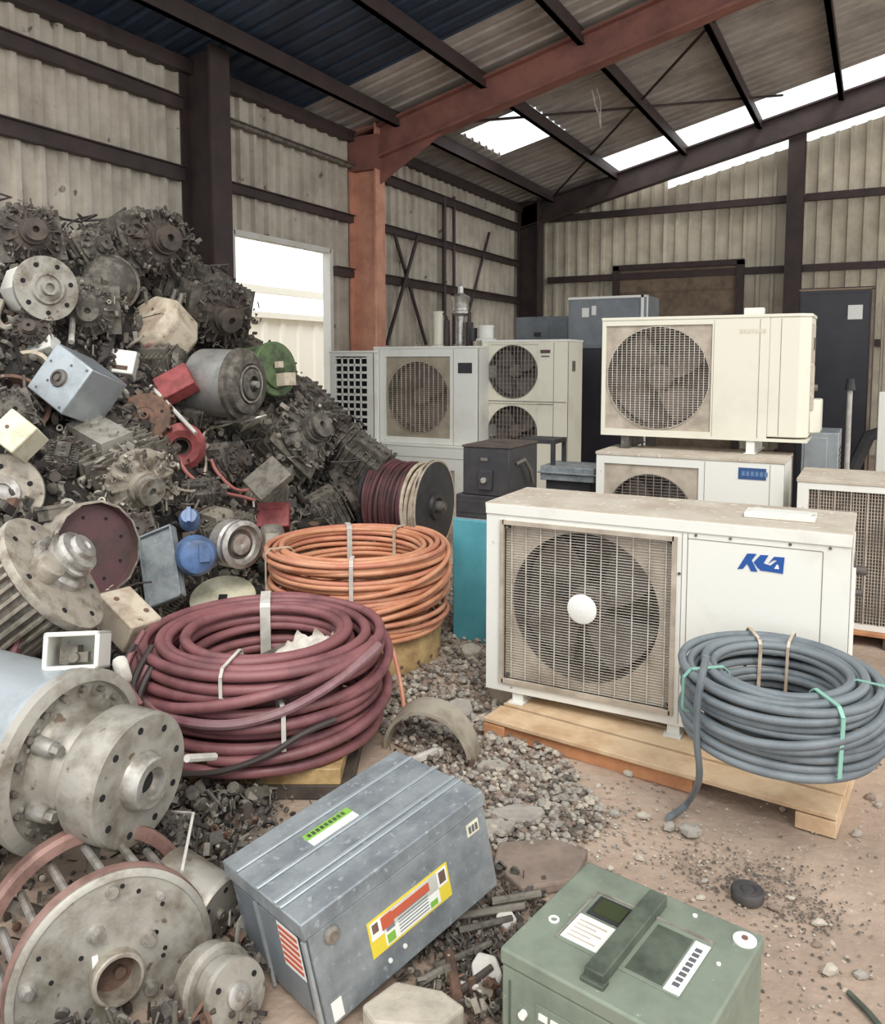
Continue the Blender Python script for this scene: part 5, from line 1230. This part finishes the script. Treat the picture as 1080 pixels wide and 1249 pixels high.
for k in range(6): b.box(lx0+.09, lx0+.19, -.0034, -.002, lz0+.014+k*.009, lz0+.0165+k*.009)
b.build('label_text', M_bluegrey, t, smooth=0)
flab(Lg-.075, Lg-.03, Hg-.10, Hg-.065, M_creambox, -.0015, 'small_label')
b = MB()
for k in range(3): b.box(Lg-.068+k*.012, Lg-.060+k*.012, -.003, -.0013, Hg-.093, Hg-.073)
b.build('small_label_text', M_labk, t, smooth=0)
flab(.02, .05, .01, .06, M_label, -.0015, 'small_label')
b = MB(); b.T = Matrix.Translation((.06, -.001, Hg-.075)) @ Matrix.Rotation(math.pi/2, 4, 'X'); b.lathe([(.022,0),(.02,.008),(.011,.010),(.009,.004),(0,.004)], 20, cap=False); b.build('lock', M_steel, t)
for (x, z) in ((.20,.045),(.25,.05)):
    b = MB(); b.cyl((x, 0, z), (x, -.004, z), .006, seg=8); b.build('rivet', M_label, t)
for (x, y_) in ((.05,.05),(.06,.12),(.55,.06),(.54,.32),(.06,.32),(.30,.33)):
    b = MB(); b.cyl((x, y_, Hg), (x, y_, Hg+.003), .007, seg=10); b.build('rivet', M_alub, t)
b = MB(); b.box(.17, .32, Wg*.56, Wg*.70, Hg, Hg+.0015); b.build('top_label', M_label, t, smooth=0)
b = MB(); b.box(.17, .32, Wg*.64, Wg*.72, Hg+.0014, Hg+.0024); b.build('green_band', M_labg, t, smooth=0)
b = MB()
for k in range(9): b.box(.18+k*.014, .189+k*.014, Wg*.66, Wg*.70, Hg+.0023, Hg+.0034)
b.build('green_band_text', M_greenp, t, smooth=0)
# green box
p = cam2w((.1341, 1.7347, 0)); t = thing('green_box', 'army green metal box with a raised bar and dark window at the bottom right', 'box', (p.x, p.y, 0), rz=YAW-.6734)
Lb, Wb, Hb = .4477, .4002, .288
b = MB(); b.box(0, Lb, 0, Wb, .0, Hb-.04); b.build('body', M_green, t, bevel=.005)
b = MB(); b.box(-.004, Lb+.004, -.004, Wb+.004, Hb-.038, Hb); b.build('lid', M_green, t, bevel=.006)
b = MB(); b.box(.19, .235, .03, .36, Hb, Hb+.028); b.box(.185, .24, .02, .05, Hb-.02, Hb+.01); b.build('lid_bar', M_greend, t, bevel=.003)
b = MB(); b.box(.08, .37, .10, .30, Hb, Hb+.003); b.build('recess_plate', M_greend if False else M_green, t, bevel=.001)
b = MB(); b.box(.08, .37, .298, .303, Hb+.003, Hb+.008); b.box(.079, .083, .10, .30, Hb+.003, Hb+.006); b.build('plate_edge', M_alu, t)
b = MB(); b.box(.095, .185, .215, .29, Hb+.003, Hb+.006); b.build('window_frame', M_blackp, t); b = MB(); b.box(.105, .175, .225, .28, Hb+.005, Hb+.008); b.build('window_glass', M_screen, t)
b = MB(); b.box(.245, .33, .11, .285, Hb+.0025, Hb+.0035); b.build('dark_panel', M_greend, t)
b = MB(); b.box(.085, .18, .11, .205, Hb+.003, Hb+.0045); b.build('paper_label', M_label, t, smooth=0)
b = MB()
for k in range(5): b.box(.095, .165-(k % 2)*.02, .122+k*.015, .127+k*.015, Hb+.0044, Hb+.0052)
b.build('label_text', M_dust, t, smooth=0)
b = MB(); b.box(.335, .37, .105, .285, Hb+.003, Hb+.0045); b.build('strip_label', M_label, t, smooth=0)
b = MB()
for k in range(8): b.box(.345, .36, .125+k*.018, .137+k*.018, Hb+.0044, Hb+.0052)
b.build('strip_text', M_labk, t, smooth=0)
b = MB(); b.lathe([(.026,Hb),(.026,Hb+.004),(.02,Hb+.006),(.0,Hb+.006)], 24); plug = b.build('round_plug', M_label, t); plug.location = (.42, .36, .0)
b = MB(); b.cyl((.42,.36,Hb+.006),(.42,.36,Hb+.009),.007,seg=10); b.build('plug_hole', M_rusty, t)
b = MB(); b.T = Matrix.Translation((.045,.15,Hb)); b.ring(.008,.013,0,.003,18); b.build('screw_ring', M_label, t)
for (qa, qb, qr) in (((.06,0,.16),(.06,-.012,.16),.009),((.30,.37,Hb),(.30,.37,Hb+.003),.006),((.40,.25,Hb),(.40,.25,Hb+.003),.005)):
    b = MB(); b.cyl(qa, qb, qr, seg=12); b.build('rivet', M_label, t)
b = MB(); b.box(.09,.36,-.003,0,.02,.20); b.build('front_panel', M_green, t, bevel=.002)
b = MB()
for j in range(3):
    for k in range(5): b.box(.10+k*.03,.122+k*.03,-.006,-.0028,.17-j*.03,.184-j*.03)
b.build('stencil_text', M_label, t, smooth=0)
b = MB(); b.box(Lb, Lb+.006, .03, .10, .03, .2); b.build('side_latch', M_tape, t)
b = MB(); b.box(.02,.024,-.003,0,.03,.22); b.build('front_seam', M_greend, t, smooth=0)

# ================================================================== RUBBLE
def slab(name, label, px, py, w_, d_, h_, m, seed, cat='stone', rz=0.0, z=0.0, group=None, tilt=0.0):
    rnd = random.Random(seed); p = gz(px, py, z+h_*.5); n = rnd.randint(6, 8); poly = []
    for k in range(n):
        a = 6.283*(k+rnd.uniform(-.25,.25))/n; r = rnd.uniform(.75, 1.1); poly.append((w_/2*r*math.cos(a), d_/2*r*math.sin(a)))
    b = MB(); b.T = Matrix.Rotation(tilt, 4, 'X')
    b.prism(poly, 0, h_); o = b.build(name, m, smooth=0, bevel=min(h_*.25, .008))
    o.location = (p.x, p.y, z); o.rotation_euler = (0, 0, YAW+rz); return tag(o, label, cat, group)
slab('stone_slab', 'large brownish flat slab between the grey case and the green box', 655, 1052, .34, .30, .035, M_stone3, 1, cat='slab', rz=.2)
slab('stone_slab', 'pale grey slab in the middle of the gravel right of the grey case', 632, 995, .22, .12, .035, M_stone, 7, cat='slab', rz=-.1)
slab('stone_slab', 'small flat slab at the edge of the grey case, above the middle one', 603, 936, .16, .09, .03, M_stone, 3, cat='slab')
slab('stone_slab', 'flat slab touching the far corner of the grey case', 605, 1010, .15, .10, .03, M_stone, 4, cat='slab', rz=.3)
slab('stone_slab', 'upright pale slab fragment right of the curved metal band', 562, 868, .13, .16, .05, M_stone, 5, cat='slab', tilt=.3)
slab('stone_slab', 'pale broken slab at the foot of the teal cabinet', 575, 795, .13, .12, .06, M_stone2, 6, cat='slab', tilt=.25)
slab('stone_slab', 'large pale stone at the bottom edge below the grey case', 505, 1242, .28, .16, .07, M_stone2, 8, cat='slab', z=.0)
rnd = random.Random(77)
stones = [(843,1019,.085,.05),(818,1012,.05,.035),(735,848+50,.05,.03),(640,962,.05,.03),(628,905,.06,.035),(645,975,.05,.02),(660,945,.055,.025),(655,968,.07,.02),(768,945,.05,.03),(750,994,.05,.025),(785,996,.06,.02),
 (1000,1127,.05,.02),(1012,1188,.045,.035),(1050,1190,.04,.02),(945,1108,.04,.015),(855,1095,.035,.012),(997,1152,.03,.012),(860,1075,.03,.012),(700,1058,.03,.02),(1046,1020,.035,.03),(955,988,.03,.02),(600,905,.05,.04),(588,880,.05,.04),(615,940,.05,.03),
 (690,930,.03,.02),(720,1000,.03,.02),(745,1060,.025,.015),(690,985,.035,.03),(680,975,.03,.02),(1062,975,.04,.03),(1072,985,.04,.03),(965,1096,.03,.012),(790,1130,.02,.012),(780,1048,.03,.02),(730,960,.03,.02),(615,860,.04,.03),(640,880,.04,.02),(652,930,.04,.02)]
SMARKS = [(912,1096,'the round rubber disc'),(985,1000,'the right pallet leg'),(840,1000,'the end of the grey cable'),(632,995,'the middle gravel slab'),(655,1052,'the large brownish slab'),(933,1129,'the far right corner of the green box'),(603,936,'the small slab by the grey case'),(562,868,'the slab right of the curved band'),(575,795,'the slab at the teal cabinet'),(600,890,'the left front corner of the pallet'),(1040,1220,'the thin pipe'),(709,1054,'the far corner of the green box')]
for k, (px, py, s, h) in enumerate(stones):
    p = gz(px, py, .0); b = MB(); b.rock((0,0,h*.42), (s, s*rnd.uniform(.6,.9), h), rnd)
    o = b.build('stone', rnd.choice([M_stone, M_stone2, M_stone2, M_stone3]), smooth=25); o.location = (p.x, p.y, -.003); o.rotation_euler = (0, 0, YAW+rnd.uniform(-.6,.6))
    tag(o, autolabel('small loose stone', px, py, SMARKS), 'stone', 'loose stones on the dirt floor')
# gravel
gr = MB(); rnd = random.Random(9); n = 0
def inpoly(x, y, P_):
    c = False; j = len(P_)-1
    for i in range(len(P_)):
        if (P_[i][1] > y) != (P_[j][1] > y) and x < (P_[j][0]-P_[i][0])*(y-P_[i][1])/(P_[j][1]-P_[i][1])+P_[i][0]: c = not c
        j = i
    return c
GP = [(470,690),(560,690),(592,780),(596,850),(640,890),(690,930),(730,985),(745,1010),(690,1045),(610,1050),(560,960),(470,900),(440,850),(470,760)]
while n < 3600:
    px, py = rnd.uniform(430, 760), rnd.uniform(680, 1060)
    if not inpoly(px, py, GP): continue
    p = gz(px, py); s = rnd.uniform(.014, .05)*(.8 if py < 900 else .65); gr.rock((p.x, p.y, s*.25+rnd.uniform(0,.02)), (s, s*rnd.uniform(.6,1), s*.7), rnd, rnd.choices([0,1,2,3],[5,2,3,2])[0]); n += 1
tag(gr.build('gravel', [M_stone, M_stone2, M_stone3, M_grit], smooth=0), 'grey broken gravel between the coils, the grey case and the pallet', 'gravel', kind='stuff')
# dark grit patches and pebbles on the dirt
gr = MB()
def scatter(cx, cy, rx, ry, n, s0, s1, mi):
    for _ in range(n):
        px, py = rnd.gauss(cx, rx), rnd.gauss(cy, ry)
        if py < 800 or py > 1300: continue
        p = gz(px, py); s = rnd.uniform(s0, s1); gr.rock((p.x, p.y, s*.2), (s, s*rnd.uniform(.6,1), s*.6), rnd, rnd.choice(mi))
scatter(915, 1075, 42, 16, 420, .004, .012, [2,3,3,3]); scatter(985, 1118, 30, 14, 260, .004, .010, [2,3,3]); scatter(850, 1045, 40, 14, 160, .004, .010, [2,3,1])
scatter(720, 1000, 45, 25, 260, .006, .016, [0,1,2]); scatter(880, 1050, 160, 70, 420, .004, .013, [0,1,2,1]); scatter(960, 1190, 90, 40, 160, .004, .012, [1,2,3]); scatter(700, 905, 60, 25, 160, .005, .014, [0,2,3])
scatter(580, 1130, 30, 40, 500, .01, .03, [0,2,3,3]); scatter(1060, 900, 30, 40, 120, .005, .014, [2,3])
tag(gr.build('grit', [M_stone, M_stone2, M_stone3, M_grit], smooth=0), 'fine grit and crumbs spread over the dirt floor', 'grit', kind='stuff')
# hockey puck shaped rubber
p = gz(912, 1096); t = thing('rubber_puck', 'round dark rubber disc lying on the dirt behind the green box', 'rubber disc', (p.x, p.y, 0))
b = MB(); b.lathe([(.03,.0),(.046,.002),(.048,.01),(.048,.026),(.044,.032),(.026,.032),(.024,.028),(.018,.028),(.016,.032),(0,.032)], 30); b.build('disc', M_rubber, t)
# curved metal band beside the grey case
t = thing('metal_band', 'curved flat metal band arching out of the gravel behind the grey case', 'metal band', M=Matrix.Translation(gz(522, 925)) @ Matrix.Rotation(YAW-.25, 4, 'Z') @ Matrix.Scale(1.18, 4))
b = MB(); vs = []; fs = []; n = 20
for k in range(n+1):
    a = math.pi*(1.0-k/n)*1.0; r = .17; x = r*math.cos(a)*1.0; z = .19*math.sin(a)
    sk_ = .10*k/n
    for (dr, dy) in ((0, 0), (0, .13), (-.012, .13), (-.012, 0)): vs.append(((r+dr)*math.cos(a), dy-sk_+.03, (.17+dr)*math.sin(a)))
for k in range(n):
    for q in range(4): a = 4*k+q; c = 4*k+(q+1) % 4; fs.append((a, c, c+4, a+4))
fs += [(0,1,2,3), (4*n+3,4*n+2,4*n+1,4*n)]
b.add(vs, fs); b.build('band', mat('dusty_metal_band', (168,160,144), .8, .1, (136,126,112), 8), t, smooth=40)
b = MB(); b.cyl((.165,-.06,.03),(.165,-.06,.045),.012,seg=10); b.build('bolt', M_rusty, t)
p = gz(520, 930); b = MB(); b.cb((0,0,.03),(.02,.14,.03)); b.cb((.0,.06,.03),(.06,.02,.03)); o = b.build('white_strip', M_tape, bevel=.003); o.location = (p.x, p.y, 0); o.rotation_euler = (.1, 0, YAW-1.0); tag(o, 'bent white strip lying under the curved metal band', 'strip')
# debris below the grey case, bottom centre
rnd = random.Random(31)
DM = [(612,1090,'the lower right corner of the grey case'),(608,1155,'the upper left corner of the green box'),(505,1242,'the pale stone at the bottom edge'),(593,1185,'the crumpled sheet offcut'),(655,1052,'the large brownish slab')]
deb = [(560,1140,590,1075,.011,M_brown),(545,1120,640,1105,.012,M_mid),(560,1135,625,1120,.010,M_dark),(548,1165,558,1215,.016,M_rusty),(560,1200,585,1205,.008,M_tape),(600,1100,660,1090,.013,M_mid),(530,1180,600,1150,.010,M_dark),(540,1225,600,1180,.010,M_brown),(510,1200,545,1180,.012,M_mid)]
for k, (x0, y0, x1, y1, r, m) in enumerate(deb):
    b = MB(); b.cyl(gz(x0, y0, .02+.01*(k % 3)), gz(x1, y1, .04+.01*(k % 2)), r, r*.9, 8); tag(b.build('scrap_rod', m), autolabel('short scrap rod', (x0+x1)/2, (y0+y1)/2, DM), 'rod', group='scrap rods between the two foreground boxes')
slab('sheet_offcut', 'crumpled pale sheet offcut beside the left face of the green box', 593, 1185, .09, .12, .03, M_tape, 12, cat='sheet metal', tilt=.5, z=.02)
slab('sheet_offcut', 'small pale sheet offcut under the upper left edge of the green box', 617, 1122, .06, .07, .02, M_tape, 13, cat='sheet metal', tilt=.2, z=.02)
for k, (x, y_, m) in enumerate(((575,1215,M_rusty),(600,1225,M_light),(560,1095,M_dark),(530,1205,M_mid),(585,1165,M_dark),(620,1075,M_dark),(470,1245,M_dark),(545,1150,M_dark))):
    b = MB(); rq = random.Random(k)
    for j in range(14): bit(b, Vector((rq.uniform(-.05,.05), rq.uniform(-.05,.05), rq.uniform(.01,.05))), rq.uniform(.012,.03), rq, 0)
    o = b.build('scrap_lump', m, smooth=30); p = gz(x, y_, .02); o.location = (p.x, p.y, 0); tag(o, autolabel('metal scrap lump', x, y_, DM), 'metal scrap', group='scrap lumps between the two foreground boxes')
b = MB(); b.tube([gz(1035,1215)+ZH*.01, gz(1060,1240)+ZH*.01, gz(1078,1262)+ZH*.01], .008, 6); tag(b.build('thin_pipe', M_greend), 'thin dark pipe on the dirt in the bottom right corner', 'pipe')

# sub-parts go under the part they sit on
SUBP = {'badge_lettering':'badge','logo_counter':'logo','door_handle':'door','window_glass':'window_frame','label_text':'paper_label','strip_text':'strip_label','small_label_text':'small_label',
 'red_title':'label','label_mark':'label','green_mark':'label','label_white_field':'label','green_band':'top_label','switch_knob':'switch_plate','plug_hole':'round_plug','bore':'hub','hub_bolt':'hub_ring','hub_recess':'hub_ring',
 'ring_bolt':'bolt_ring','flange_hole':'end_flange','steel_ring':'pulley_end','cooling_fins':'body','guard_screw':'guard_frame','nail':'drum_base','flange_rim':'flange','red_stripe':'stripe_label','end_wrap':'cable_end'}
base = lambda n: n.split('.')[0]
kids = {}
for o in COL.objects:
    if o.parent: kids.setdefault(o.parent.name, []).append(o)
for pn, ch in list(kids.items()):
    if bpy.data.objects[pn].type != 'EMPTY': continue
    for o in ch:
        tgt = SUBP.get(base(o.name))
        if not tgt: continue
        c = [q for q in ch if base(q.name) == tgt]
        if c:
            m = c[0].matrix_basis.inverted() @ o.matrix_basis; o.parent = c[0]; o.matrix_basis = m
